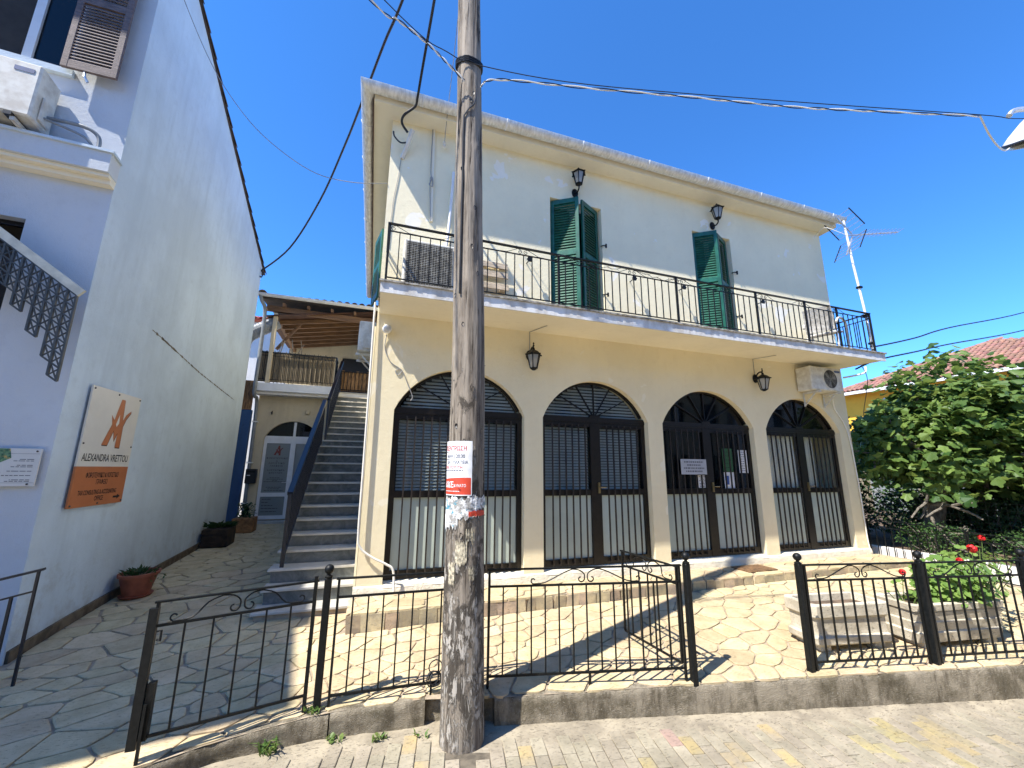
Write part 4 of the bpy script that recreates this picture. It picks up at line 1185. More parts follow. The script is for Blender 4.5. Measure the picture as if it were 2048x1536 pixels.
# ================================================================== OUTSIDE STAIRS
SX0, SX1 = -1.10, -.10
stairs = thing('outside_staircase', 'outside staircase with white marble treads and dark marble risers', 'staircase', (-.6,5.65,-.3))
SY0, SZ0, RIS, TRD, LAND = 5.65, -.20, .17, .281, .67
def step(k): return SY0+TRD*k+(LAND if k > 12 else 0), SZ0+RIS*k
for k in range(23):
    y, z = step(k); y2 = step(k+1)[0]
    l = SX0-(.06 if k == 0 else .04 if k < 3 else .0) if k <= 12 else SX0
    zb = max(-.35, z-RIS)
    if k: obj('riser', MB().box(l+.035, y+.028, zb+.0005, SX1, y+.05, z-.0305), MT['dark_marble'], stairs)
    else: obj('riser', MB().box(l+.035, y+.028, -.4, SX1, y+.05, z-.0305), MT['mortar'], stairs)
    obj('tread', MB().bbox(l, y, z-.03, SX1, y2+.06, z, .004), MT['marble'], stairs)
q = MB()   # flank of the flight
for k in range(23):
    y, z = step(k); y2 = step(k+1)[0]; q.box(SX0+.04, y+.052, -.4 if k < 13 else z-1.0, SX0+.07, y2+.052, z-.031)
obj('stair_flank', q, MT['dark_marble'], stairs)
obj('stair_wall', MB().box(SX1, 5.62, -.4, SX1+.025, 12.3, 3.3), MT['cream_up'], stairs)
# railing: two sections of close-set flat bars
rl = thing('stair_railing', 'dark blue stair railing with wide flat handrail', 'railing', (-1.0,6.0,0))
def rail_sec(x, k0, k1, h):
    (ya, za), (yb, zb) = step(k0), step(k1); ya += .10; yb += .10
    obj('handrail', MB().bar((x,ya,za+h),(x,yb,zb+h), .07,.05), MT['iron_blue'], rl)
    obj('bottom_rail', MB().bar((x,ya,za+.10),(x,yb,zb+.10), .03), MT['iron_blue'], rl)
    for y, z in ((ya,za),(yb,zb)): obj('post', MB().box(x-.022,y-.022,z,x+.022,y+.022,z+h), MT['iron_blue'], rl)
    n = int((yb-ya)/.11)
    bmx, _ = mesh_of(MB().box(-.012,-.006,.10,.012,.006,h), 'baluster', MT['iron_blue'], centre=False)
    for i in range(1, n):
        t = i/n; inst('baluster', bmx, T(x, ya+(yb-ya)*t, za+(zb-za)*t), rl)
rail_sec(-1.0, 2, 12, .92)
rail_sec(-1.02, 13, 22, .92)

# ================================================================== REAR HOUSE
bh = thing('rear_house', 'small cream house at the end of the passage with covered roof terrace', 'house', (-1.6,12.3,0))
BYF = 12.3; BX0_, BX1_ = -2.95, -1.06
DX0, DX1, DZS, DZA = -2.72, -1.36, 2.14, 2.62
w = (DX1-DX0)/2; c = (DX0+DX1)/2; h = DZA-DZS; r = (w*w+h*h)/(2*h); dzc = DZA-r; a0 = math.asin(w/r)
dp = [(c+r*math.sin(-a0+2*a0*i/16), dzc+r*math.cos(-a0+2*a0*i/16)) for i in range(17)]
m = MB()
for a, b, z0, z1 in ((BX0_,DX0,-.3,3.34),(DX1,BX1_,-.3,3.34)): m.add([(a,BYF,z0),(b,BYF,z0),(b,BYF,z1),(a,BYF,z1)], [(0,1,2,3)])
for (p, q), (s, t) in zip(dp, dp[1:]):
    m.add([(p,BYF,q),(s,BYF,t),(s,BYF,3.34),(p,BYF,3.34)], [(0,1,2,3)]); m.add([(p,BYF,q),(p,BYF+.2,q),(s,BYF+.2,t),(s,BYF,t)], [(0,1,2,3)])
for x, o in ((DX0,0),(DX1,1)): m.add([(x,BYF,0),(x,BYF+.2,0),(x,BYF+.2,DZS),(x,BYF,DZS)], [(0,1,2,3) if o == 0 else (3,2,1,0)])
m.box(BX0_, BYF+.21, -.3, BX1_+1.0, 12.6, 3.34)
obj('front_wall', m, MT['orange_wall'], bh)
m = MB().bbox(DX0-.06, BYF-.16, -.02, DX1+.06, BYF+.1, .075, .006); obj('door_sill', m, MT['marble'], bh)
fy = BYF+.06
m = MB(); cx = c+.02
for x0, x1 in ((DX0+.005,DX0+.075),(cx-.06,cx+.06),(DX1-.075,DX1-.005)): m.box(x0,fy,.10,x1,fy+.05,DZS-.02)
m.box(DX0+.006,fy-.004,DZS-.02,DX1-.006,fy+.052,DZS+.08)
for z0, z1 in ((.10,.19),(.66,.76),(2.03,DZS-.02)): m.box(DX0+.075,fy+.002,z0,DX1-.075,fy+.048,z1)
m.box(cx-.03,fy+.001,DZS+.08,cx+.03,fy+.049,DZA-.02)
door = obj('office_door', m, MT['white'], bh, label='white double door with grey lettered glass')
obj('fanlight', MB().prism([p for p in dp if p[1] > DZS+.08]+[(dp[-2][0],DZS+.081),(dp[1][0],DZS+.081)], lambda a,b,d: (a,d,b), fy+.03, fy+.036), MT['glass_dark'], door)
for a, b in ((DX0+.075,cx-.06),(cx+.06,DX1-.075)):
    for z0, z1 in ((.19,.66),(.76,2.03)): obj('pane', MB().box(a+.002,fy+.02,z0+.002,b-.002,fy+.026,z1-.002), MT['glass_door'], door)
obj('handle', MB().tube([(cx-.045,fy-.04,1.02),(cx-.16,fy-.04,1.02)], .01, 6), MT['alu'], door)
pc = (DX0+.075+cx-.06)/2
LOGO = [(.47,1),(.63,1),(.68,.56),(.80,.70),(1.0,.80),(1.0,.76),(.84,.62),(.74,.46),(.76,0),(.55,0),(.555,.30),(.45,.13),(.36,.33),(.20,.03),(-.03,.03),(.25,.46),(.17,.64),(.31,.55)]
HOLE = [(.50,.68),(.535,.50),(.45,.42),(.405,.47)]
def logo(fn, s, a, b, parent, main, dark, light):
    f = lambda dx, dy: (lambda u, v, d: fn(a+(u-.45)*s+dx, b+v*s*1.25+dy, d))
    obj('logo_shadow', MB().prism(LOGO, f(.015*s,-.02*s), .0012, .0018), dark, parent)
    obj('logo', MB().prism(LOGO, f(0,0), .0024, .0032), main, parent)
    obj('logo_gap', MB().prism(HOLE, f(0,0), .0036, .0042), light, parent)
dfn = lambda a, b, d=0: (a, fy+.0195-d, b)
logo(dfn, .20, pc, 1.72, door, simple('dark_red_vinyl', (.20,.03,.015), .5), MT['ink'], MT['glass_door'])
q = MB()
text_to(q, lambda a, b: (a, fy+.0185, b), [('ΦΟΡΟΤΕΧΝΙΚΟ',.055,pc,1.62,.01,1.35),('&',.05,pc,1.55,.01),('ΛΟΓΙΣΤΙΚΟ',.055,pc,1.49,.01,1.35),('ΓΡΑΦΕΙΟ',.055,pc,1.42,.01,1.35),('ΑΛΕΞΑΝΔΡΑ',.055,pc,1.31,.01,1.35),('ΒΡΕΤΤΟΥ',.055,pc,1.24,.01,1.35)])
random.seed(3)
for z, L in ((1.13,.24),(1.095,.38),(1.065,.12),(1.03,.50),(.89,.36),(.85,.28),(.81,.44)):
    t = pc-L/2
    while t < pc+L/2-.01:
        e = min(t+U(.03,.07), pc+L/2); q.box(t,fy+.0178,z,e,fy+.0188,z+.012); t = e+.012
for z, L in ((.59,.20),(.51,.14),(.43,.26),(.36,.38),(.28,.36)):
    t = DX0+.12; e0 = t+L
    while t < e0:
        e = min(t+U(.04,.09), e0); q.box(t,fy+.0178,z,e,fy+.0188,z+.013); t = e+.012
obj('lettering', q, MT['ink'], door)
# slab and terrace floor, posts, beams, roof
obj('terrace_slab', MB().bbox(-3.02, 11.9, 3.345, -1.10, 15.2, 3.56, .006).box(-1.099,12.52,3.40,-.10,15.2,3.54), MT['white'], bh)
obj('slab_band', MB().box(-2.99, 11.98, 3.27, -1.13, 12.29, 3.344), MT['far_white'], bh)
obj('rear_wall', MB().box(-2.9, 15.0, 3.56, -.1, 15.2, 5.75), MT['orange_wall'], bh)
obj('rear_window', MB().box(-1.22, 14.96, 3.9, -.3, 14.995, 5.15), MT['black'], bh)
zt = lambda x: 5.42+.15*(x+2.8)
obj('post', MB().bbox(-2.79,11.93,3.56,-2.69,12.03,5.50,.006), MT['orange_wall'], bh)
obj('front_beam', MB().bar((-2.98,11.98,5.62),(-.1,11.98,5.56), .09,.15), MT['wood'], bh)
obj('side_beam', MB().bar((-2.74,12.03,5.48),(-2.74,15.0,5.30), .09,.14), MT['wood'], bh)
for i, y in enumerate((12.3,12.7,13.1,13.5,13.9,14.3,14.7)):
    obj('rafter', MB().bar((-2.7,y,5.34),(-.1,y,5.78), .07,.11), MT['wood'], bh)
nb = 26
for i in range(nb):
    y = 11.86+3.2*i/nb
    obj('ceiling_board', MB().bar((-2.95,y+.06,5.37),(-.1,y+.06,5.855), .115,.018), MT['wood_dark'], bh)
for x in (-2.55,-1.95,-1.35,-.75): obj('rafter_end', MB().bar((x,11.78,5.70),(x,12.0,5.72), .06,.09), MT['wood'], bh)
obj('brace', MB().bar((-2.72,12.4,4.6),(-2.2,12.4,5.40), .07), MT['wood'], bh)
roofb = obj('roof', MB().add([(-3.08,11.76,5.80),(-.1,11.76,5.90),(-.1,15.3,6.15),(-3.08,15.3,6.05),(-3.08,11.76,5.86),(-.1,11.76,5.93),(-.1,15.3,6.2),(-3.08,15.3,6.1)], [(0,3,2,1),(4,5,6,7),(0,1,5,4),(1,2,6,5),(2,3,7,6),(3,0,4,7)]), MT['tile_dark'], bh)
tmd, _ = mesh_of(half_tile(.45,.09,.075), 'roof_tile', MT['tile_dark'], 40, False)
for i in range(15):
    x = -2.92+.195*i; inst('roof_tile', tmd, T(x, 11.72, 5.845+.0235*(x+3)) @ Matrix.Rotation(R(4),4,'X'), roofb)
for i in range(8): inst('verge_tile', tmd, T(-3.06, 11.68+.38*i, 5.90+.026*i) @ Matrix.Rotation(R(6),4,'X') @ Matrix.Scale(1.25,4), roofb)
q = MB(); sweep(q, [(.07*math.cos(a), .07*math.sin(a)) for a in [math.pi+math.pi*i/8 for i in range(9)]]+[(.06*math.cos(a), .06*math.sin(a)) for a in [2*math.pi-math.pi*i/8 for i in range(9)]]+[(-.07,0)], lambda t, p: (-3.2+3.1*t, 11.66+p[0], 5.90+p[1]-.02*t), 1)
obj('gutter', q, MT['white_gutter'], bh, smooth=60)
obj('downpipe', MB().tube([Vector(p) for p in smoothpath([(-3.10,11.66,5.86),(-3.05,11.72,5.7),(-2.99,11.86,5.5),(-2.97,11.86,4.6),(-2.97,11.86,3.3),(-2.97,12.2,3.1),(-2.95,12.22,2.0),(-2.93,12.22,.05)], 6)], .045, 10), MT['grey_pipe'], bh, smooth=True)
for z in (2.55,1.5,.5): obj('pipe_clip', MB().box(-3.01,12.17,z,-2.88,12.28,z+.03), MT['white'], bh)
# terrace railing with reed mat
m = MB()
m.bar((-3.0,11.95,4.39),(-1.13,11.95,4.39), .03); m.bar((-3.0,11.95,4.30),(-1.13,11.95,4.30), .014); m.bar((-3.0,11.95,3.66),(-1.13,11.95,3.66), .014)
m.bar((-1.13,11.95,4.39),(-1.13,12.55,4.39), .03); m.bar((-1.13,11.95,3.66),(-1.13,12.55,3.66), .014)
trail = obj('terrace_railing', m, MT['iron'], bh)
bmz, _ = mesh_of(MB().box(-.007,-.007,3.66,.007,.007,4.37), 'baluster', MT['iron'], centre=False)
for i in range(17): inst('baluster', bmz, T(-2.97+.115*i, 11.95, 0), trail)
for i in range(5): inst('baluster', bmz, T(-1.13, 12.05+.115*i, 0), trail)
m = MB(); n = 150
for i in range(n+1):
    x = -2.97+1.80*i/n; y = 12.01+.012*math.sin(i*1.9)+U(0,.006); top = 4.42+U(-.04,.05)
    m.v += [(x,y,3.6),(x,y,top)]
m.f = [(2*i,2*i+2,2*i+3,2*i+1) for i in range(n)]
obj('reed_mat', m, MT['reed'], bh)
# wooden gate at the head of the stairs
gt_ = thing('stair_gate', 'wooden board gate at the head of the stairs', 'gate', (-.63,12.62,3.55))
for i in range(8): obj('board', MB().bbox(-1.03+.102*i,12.66,3.60,-.94+.102*i,12.68,4.20+U(-.02,.03),.003), MT['board'], gt_)
obj('gate_frame', MB().bar((-1.06,12.63,4.17),(-.2,12.63,4.17), .022).bar((-1.06,12.63,3.63),(-.2,12.63,3.63), .022), MT['iron'], gt_)
for i in range(9): obj('gate_bar', MB().box(-1.05+.104*i,12.62,3.63,-1.037+.104*i,12.634,4.17), MT['iron'], gt_)
# duct, dry climber, letterbox, small junction boxes
q = MB(); P = [Vector(p) for p in smoothpath([(-2.72,12.15,5.30),(-2.9,12.1,5.16),(-3.15,12.0,4.95),(-3.32,11.95,4.78),(-3.38,11.9,4.60),(-3.38,11.9,4.45)], 10)]
q.tube(P, [.17+.010*(i%2) for i in range(len(P))], 14)
obj('vent_duct', q, MT['grey_pipe'], label='fat grey corrugated duct bending down beside the roof terrace', cat='duct')
dt = thing('dry_climber', 'bare dry twigs rising behind the roof terrace railing', 'plant', (-2.5,12.1,3.56)); random.seed(9)
for i in range(7):
    x = -2.72+.09*i; p = [(x,12.12,3.6)]
    for k in range(4): p.append((p[-1][0]+U(-.06,.10), 12.12+U(-.04,.04), p[-1][2]+U(.22,.38)))
    obj('twig', MB().tube([Vector(v) for v in smoothpath(p,4)], .012, 6), MT['twig'], dt)
lb = thing('letterbox', 'black metal letterbox beside the white office door', 'letterbox', (-2.86,12.22,1.0))
obj('box', MB().bbox(-2.99,12.14,1.0,-2.75,12.29,1.36,.012), MT['black'], lb); obj('flap', MB().box(-2.97,12.132,1.27,-2.77,12.139,1.31), MT['iron'], lb); obj('tag', MB().box(-2.95,12.13,1.19,-2.88,12.139,1.21), MT['white'], lb)
obj('junction_box', MB().bbox(-1.80,12.25,2.83,-1.69,12.298,2.93,.01), MT['orange_wall'], label='small cream junction box above the office door', cat='box')
obj('wall_tap', MB().tube([(-2.6,12.298,2.86),(-2.6,12.25,2.84),(-2.59,12.24,2.78)], .015, 6), MT['iron'], label='tiny dark fitting on the wall left above the office door', cat='fitting')
# blue wall and timber panel closing the gap on the left
obj('blue_wall', MB().box(-4.2,12.05,-.1,-3.03,12.2,2.85), MT['deep_blue'], label='deep blue wall strip left of the small rear house', cat='wall')
obj('timber_screen', MB().box(-4.2,12.06,2.86,-3.05,12.14,3.62), MT['board'], label='brown timber panel above the deep blue wall', cat='screen')
# houses beyond
fh = thing('white_rear_house', 'white house with red tiled roof far behind the passage', 'house', (-5,18,0))
obj('wall', MB().box(-12,18,-.5,-2.5,26,7.1), MT['far_white'], fh)
rr_ = obj('roof', MB().add([(-12.3,17.7,7.1),(-2.2,17.7,7.1),(-2.2,26.3,7.1),(-12.3,26.3,7.1),(-9,22,8.6),(-5.5,22,8.6)], [(0,1,5,4),(1,2,5),(2,3,4,5),(3,0,4),(3,2,1,0)]), MT['tile_red'], fh)
tmr, _ = mesh_of(half_tile(.5,.11,.09), 'roof_tile', MT['tile_red'], 40, False)
for i in range(14):
    for k in range(3): inst('roof_tile', tmr, T(-6.2+.24*i, 17.62+.42*k, 7.10+.145*k) @ Matrix.Rotation(R(19),4,'X'), rr_)

# ================================================================== LEFT HOUSE
lh = thing('pale_blue_house', 'tall pale blue house whose long side wall lines the passage', 'house', (-2.97,5.28,-.35))
LC = Vector((-2.97,5.28)); LD = Vector((-.997,-.077)); LN = Vector((-.077,.997))
def fF(u, z, d=0): p = LC+LD*u+LN*d; return (p.x, p.y, z)
zroof = lambda y: 8.60-.395*(y-5.28)
m = MB(); LY1 = 11.02
m.add([(-2.97,5.28,-.5),(-2.97,LY1,-.5),(-2.97,LY1,zroof(LY1)),(-2.97,5.28,zroof(5.28)),(-3.2,5.28,-.5),(-3.2,LY1,-.5),(-3.2,LY1,zroof(LY1)),(-3.2,5.28,zroof(5.28))],
      [(0,1,2,3),(7,6,5,4),(1,5,6,2),(3,2,6,7)])
side = obj('side_wall', m, MT['blue_white'], lh)
m = MB()
wall_holes(m, fF, -.0, 7.0, -.6, 8.6, [(.62,1.7,2.9,3.91),(.60,1.75,5.78,7.6)], .22)
obj('front_wall', m, MT['blue'], lh)
obj('back_wall', MB().box(-10,LY1-.2,-.5,-3.2,LY1-.01,6.2), MT['blue'], lh)
m = MB(); n = 30
for i in range(n):
    y0 = 5.30+(LY1-5.3)*i/n; y1 = 5.30+(LY1-5.3)*(i+1)/n
    z0, z1 = gt(-2.95,y0), gt(-2.95,y1)
    m.add([(-2.969,y0,z0-.05),(-2.945,y0,z0-.05),(-2.945,y0,z0+.10),(-2.969,y0,z0+.10),(-2.969,y1,z1-.05),(-2.945,y1,z1-.05),(-2.945,y1,z1+.10),(-2.969,y1,z1+.10)], [(1,5,6,2),(2,6,7,3),(0,1,2,3),(4,7,6,5)])
obj('skirting', m, MT['skirting'], lh)
# long plaster scar on the side wall
random.seed(4); sc_p = [(6.62,3.23),(6.9,3.20),(7.14,3.17),(7.7,3.10),(8.35,3.02),(9.3,2.94),(10.4,2.85)]
m = MB(); n = 70
for i in range(n):
    ta, tb = i/n, (i+1)/n
    ya = 6.62+3.78*ta; yb = 6.62+3.78*tb; za, zb = tab(sc_p, ya), tab(sc_p, yb)
    w0 = U(.004,.022)*(1-.5*ta)
    m.add([(-2.968,ya,za-w0),(-2.968,yb,zb-w0*U(.6,1)),(-2.968,yb,zb+w0*U(.3,1)),(-2.968,ya,za+w0)], [(0,1,2,3)])
obj('plaster_scar', m, MT['skirting'], lh)
# roof with verge tiles
m = MB()
y0, y1 = 4.45, LY1+.25
m.add([(-12,y0,zroof(y0)+.005),(-2.945,y0,zroof(y0)+.005),(-2.945,y1,zroof(y1)+.005),(-12,y1,zroof(y1)+.005),(-12,y0,zroof(y0)+.03),(-2.945,y0,zroof(y0)+.03),(-2.945,y1,zroof(y1)+.03),(-12,y1,zroof(y1)+.03)],
      [(0,3,2,1),(4,5,6,7),(0,1,5,4),(1,2,6,5),(2,3,7,6),(3,0,4,7)])
lroof = obj('roof', m, MT['tile_dark'], lh)
tml, _ = mesh_of(half_tile(.42,.075,.055), 'verge_tile', MT['tile_dark'], 40, False)
y = y1-.02; a = math.atan(.395)
while y > 5.0:
    inst('verge_tile', tml, T(-2.985,y,zroof(y)+.02) @ RZ(math.pi) @ Matrix.Rotation(a,4,'X'), lroof); y -= .34
# unseen wing left of the frame, added to cast the shadow across the passage
m = MB(); m.box(-13,3.4,-.6,-5.45,12,7.55); obj('shade_caster_wall', m, MT['blue'], lh)
m = MB().add([(-13,.4,7.60),(-5.50,1.73,7.60),(-5.72,3.5,7.60),(-5.3,12.2,7.60),(-13,12.2,7.60),(-13,.4,7.72),(-5.50,1.73,7.72),(-5.72,3.5,7.72),(-5.3,12.2,7.72),(-13,12.2,7.72)],
      [(4,3,2,1,0),(5,6,7,8,9)]+[(i,(i+1)%5,5+(i+1)%5,5+i) for i in range(5)])
obj('shade_caster_roof', m, MT['tile_dark'], lh)
# ledge
def fbox(mb, u0, u1, z0, z1, d0, d1):
    return mb.add([fF(u,z,d) for d in (d0,d1) for u, z in ((u0,z0),(u1,z0),(u1,z1),(u0,z1))], [(3,2,1,0),(4,5,6,7),(0,1,5,4),(1,2,6,5),(2,3,7,6),(3,0,4,7)])
obj('ledge', fbox(MB(), -.01, 3.5, 4.53, 4.755, -.20, -.001), MT['blue'], lh)
obj('ledge_cap', fbox(MB(), -.03, 3.5, 4.756, 4.785, -.225, -.001), MT['blue_white'], lh)
obj('ledge_moulding', fbox(fbox(MB(), -.005, 3.5, 4.49, 4.529, -.16, -.001), -.003, 3.5, 4.44, 4.489, -.10, -.001), MT['soffit'], lh)
# upper window and shutter
m = MB()
for u0, u1 in ((.605,.66),(.97,1.05),(1.69,1.745)): fbox(m, u0, u1, 5.79, 7.59, .06, .12)
fbox(m, .66, 1.69, 5.79, 5.85, .062, .118)
w1 = obj('upper_window', m, MT['white'], lh)
obj('pane', fbox(MB(), .66, .97, 5.85, 7.59, .09, .095), MT['glass_dark'], w1)
obj('dark_opening', fbox(MB(), 1.05, 1.69, 5.85, 7.59, .14, .15), MT['room'], w1)
obj('window_sill', fbox(MB(), .55, 1.8, 5.70, 5.775, -.05, .05), MT['blue_white'], lh)
obj('room_lining', fbox(MB(), .3, 2.2, 2.7, 8.0, .5, .52), MT['room'], lh)
Msh = Matrix.Translation(Vector(fF(.63,5.74,-.10))) @ RZ(math.atan2(.077,.997)-R(4))
shutter_leaf(.50, 1.62, MT['brown_shutter'], lh, Msh, .95, .042, label='weathered mauve-brown wooden shutter')
obj('shutter_stay', MB().tube([fF(.42,5.74,-.11),fF(.40,5.66,-.13),fF(.37,5.61,-.12)], .014, 6), MT['alu'], lh)
m = MB()
for z in (3.86,3.42): fbox(m, .62, 1.7, z, z+.05, .10, .14)
obj('lower_window', m, MT['iron_brown'], lh)
# air conditioner on the ledge, hoses
Mac = Matrix.Translation(Vector(fF(1.02,4.86,-.03))) @ RZ(math.atan2(.077,.997))
ac_unit('ledge_air_conditioner', 'large grimy outdoor unit on the ledge of the pale blue house', Mac, .84,.62,.32,'round',False,.33)
q = MB()
for u in (.72,1.32): fbox(q, u-.018, u+.018, 4.786, 4.826, -.34, -.03)
obj('unit_rails', q, MT['ac_white'], lh)
q = MB(); q.tube([Vector(p) for p in smoothpath([fF(.59,5.02,-.16),fF(.30,5.04,-.14),fF(.17,4.97,-.12),fF(.15,4.80,-.12)])], .02, 8); q.tube([Vector(p) for p in smoothpath([fF(.59,4.98,-.2),fF(.27,4.90,-.18),fF(.17,4.80,-.16)])], .014, 8)
obj('pipe_loop', q, MT['grey_pipe'], label='grey insulated pipes looping from the ledge unit into the slab', cat='pipe')
# lattice stair railing against the front
sr = thing('lattice_railing', 'grey lattice stair railing with stepped lower edge and pale handrail', 'railing', fF(.3,2.2,-.25))
def bot(u): return 3.08 if u > .40 else 2.88 if u > .26 else 2.66 if u > .115 else 2.42 if u > .05 else 2.24
top = lambda u: 3.10+.745*(u+.03)
m = MB(); cw, rh_ = .074, .125
P_ = lambda c, r_: (-.03+cw*c, top(-.03+cw*c)-.03-rh_*r_)
seen = set()
for c in range(12):
    bb = bot(-.03+cw*(c+.5)); r_ = 0
    while P_(c+.5, r_+1)[1] > bb-.03:
        A, B, C_, D = P_(c,r_), P_(c+1,r_), P_(c+1,r_+1), P_(c,r_+1)
        for p, q_, w_ in ((A,B,.016),(B,C_,.020),(D,C_,.016),(A,D,.020),(A,C_,.009),(B,D,.009)):
            k_ = tuple(round(v,3) for v in p+q_)
            if k_ in seen: continue
            seen.add(k_); m.bar(fF(*p,-.25), fF(*q_,-.25), w_*.8, .03 if w_ > .01 else .018, (LN.x,LN.y,0))
        r_ += 1
obj('lattice', m, simple('grey_green_iron', (.075,.08,.075), .5), sr)
obj('handrail', MB().bar(fF(-.06,top(-.06)+.02,-.25), fF(.95,top(.95)+.02,-.25), .09,.03,(0,1,0)), simple('cream_rail', (.72,.69,.55), .5), sr)
# small plaque and entrance railing
pq = thing('foliage_plaque', 'small white plaque with green foliage print on the house front', 'sign', fF(.3,1.2,-.03))
obj('board', fbox(MB(), .05, .75, 1.21, 1.56, -.045, -.03), MT['sign_cream'], pq)
obj('picture', MB().prism([(.27,1.557),(.76,1.557),(.76,1.24),(.34,1.24),(.30,1.33),(.33,1.42),(.25,1.47)], lambda a,b,d: fF(min(a,.749),b,d), -.0462, -.0455), MT['print'], pq)
q = MB(); random.seed(2)
for z, L in ((1.455,.10),(1.44,.14),(1.40,.11),(1.385,.15),(1.345,.17),(1.305,.20),(1.265,.14),(1.252,.17)):
    t = .09
    while t < .09+L: e = min(t+U(.02,.05), .09+L); fbox(q, t, e, z, z+.006, -.0464, -.0457); t = e+.008
for z in (1.252-.012,1.51): fbox(q, .055, .745, z, z+.002, -.0463, -.0456)
obj('print_lines', q, MT['ink_grey'], pq, kind='stuff')
for u, z in ((.08,1.535),(.10,1.228)): obj('screw', MB().ball(fF(u,z,-.047), .009, 8), MT['screw'], pq)
er = thing('entrance_rail', 'black iron rail at the corner of the pale blue house', 'railing', (-2.62,4.82,-.35))
ra, rb_ = Vector((-2.60,4.80,0)), Vector((-3.6,4.62,0))
obj('handrail', MB().bar(ra+Vector((.03,.01,.54)), rb_+Vector((0,0,.30)), .045,.018), MT['iron_blue'], er)
obj('mid_rail', MB().bar(ra+Vector((0,0,.37)), rb_+Vector((0,0,.13)), .014), MT['iron_blue'], er)
for i in range(9):
    p = ra.lerp(rb_, i/8); obj('baluster', MB().box(p.x-.009,p.y-.009,gt(-2.9,4.7)-.02 if i else -.38,p.x+.009,p.y+.009,(.53 if i == 0 else .37)-.24*i/8), MT['iron_blue'], er)

# office sign on the side wall
sg = thing('office_sign', 'tall cream and orange accountant sign on the pale blue side wall', 'sign', (-2.95,6.1,.96))
sfn = lambda a, b, d=0: (-2.928+d, a, b)
obj('board', MB().box(-2.945,5.60,1.396,-2.928,6.59,2.27), MT['sign_cream'], sg)
obj('board', MB().box(-2.945,5.60,.965,-2.928,6.59,1.3955), MT['sign_orange'], sg, label='orange lower panel')
logo(sfn, .46, 6.16, 1.62, sg, MT['sign_orange'], MT['ink'], MT['sign_cream'])
q = MB(); text_to(q, lambda a, b: (-2.9265,a,b), [('ALEXANDRA VRETTOU',.115,6.10,1.455,.012,.98,.74)]); obj('lettering', q, MT['ink'], sg)
q = MB(); text_to(q, lambda a, b: (-2.9265,a,b), [('ΦΟΡΟΤΕΧΝΙΚΟ & ΛΟΓΙΣΤΙΚΟ',.075,6.10,1.275,.010,.95,.62),('ΓΡΑΦΕΙΟ',.075,6.10,1.20,.010,.95,.68),('TAX CONSULTING & ACCOUNTING',.072,6.07,1.09,.010,.95,.62),('OFFICE',.075,6.10,1.02,.010,.95,.72)])
q.add([(-2.9265,a,b) for a, b in ((6.38,1.03),(6.46,1.03),(6.46,1.012),(6.53,1.041),(6.46,1.07),(6.46,1.052),(6.38,1.052))], [(0,1,2,3,4,5,6)])
obj('lettering', q, MT['ink'], sg)
for y, z in ((5.63,2.24),(6.09,2.24),(6.56,2.24),(5.63,1.64),(6.56,1.64),(5.63,.99),(6.09,.99),(6.56,.99)): obj('screw', MB().ball((-2.925,y,z), .010, 8), MT['screw'], sg)
for y, z in ((5.7,2.1),(6.5,2.1),(5.7,1.1),(6.5,1.1)): obj('standoff', MB().tube([(-2.97,y,z),(-2.945,y,z)], .012, 6), MT['screw'], sg)

# ================================================================== UTILITY POLE
PX = [(-.6,.778),(2.45,.736),(6.4,.622),(9.6,.53)]; PR = [(-.6,.166),(.3,.156),(2.45,.140),(6.4,.112),(9.6,.096)]
def pc_(z): return Vector((tab(PX,z), 3.40, z))
KN = [(.3,2.05,.012),(-.9,2.9,.012),(.2,3.35,.010),(-.5,4.15,.014),(.7,4.4,.012),(.1,4.9,.012),(-.6,1.75,.010),(.6,3.1,.008),(-.2,.9,.01)]
TH0 = math.atan2(-3.40,-.76)
def prad(z, ph):
    r = tab(PR, z)
    r += .008*mnoise.noise(Vector((ph*1.3,z*.7,1)))+.005*mnoise.noise(Vector((ph*9,z*1.1,5)))+.003*mnoise.noise(Vector((ph*22,z*3,9)))
    for a, zz, h in KN:
        d = ((ph-a)*.14)**2+((z-zz)*.8)**2
        r += h*math.exp(-d/.0012)-h*.9*math.exp(-d/.00018)
    return r
pole = thing('utility_pole', 'weathered wooden utility pole standing in front of the fence', 'pole', (.77,3.40,-.55))
m = MB(); na, nz = 72, 260
for j in range(nz+1):
    z = -.6+10.2*j/nz; c0 = pc_(z)
    for k in range(na):
        ph = -math.pi+2*math.pi*k/na; r = prad(z, ph)
        m.v.append((c0.x+r*math.cos(TH0+ph), c0.y+r*math.sin(TH0+ph), z))
for j in range(nz):
    for k in range(na):
        l = (k+1)%na; m.f.append((j*na+k,j*na+l,(j+1)*na+l,(j+1)*na+k))
m.f.append(tuple(nz*na+k for k in range(na)))
obj('shaft', m, MT['pole'], pole, smooth=70)
def on_pole(ph, z, off): c0 = pc_(z); r = max(prad(z, ph+.02*i) for i in (-3,0,3))+off; return (c0.x+r*math.cos(TH0+ph), c0.y+r*math.sin(TH0+ph), z)
for i in range(3):
    q = MB(); q.tube([Vector(on_pole(2*math.pi*k/36, 5.40+.025*i+.10*math.cos(2*math.pi*k/36-.3)*-.4, .008)) for k in range(37)], .011, 6, False); obj('cable_band', q, MT['cable'], pole)
q = MB(); q.tube([Vector(on_pole(a, z, .012)) for a, z in ((.55,5.08),(.5,4.95),(.35,4.86),(.0,4.80),(-.35,4.72),(-.42,4.5),(-.44,4.0),(-.5,3.4),(-.55,2.9))], .008, 6); obj('down_wire', q, MT['cable'], pole)
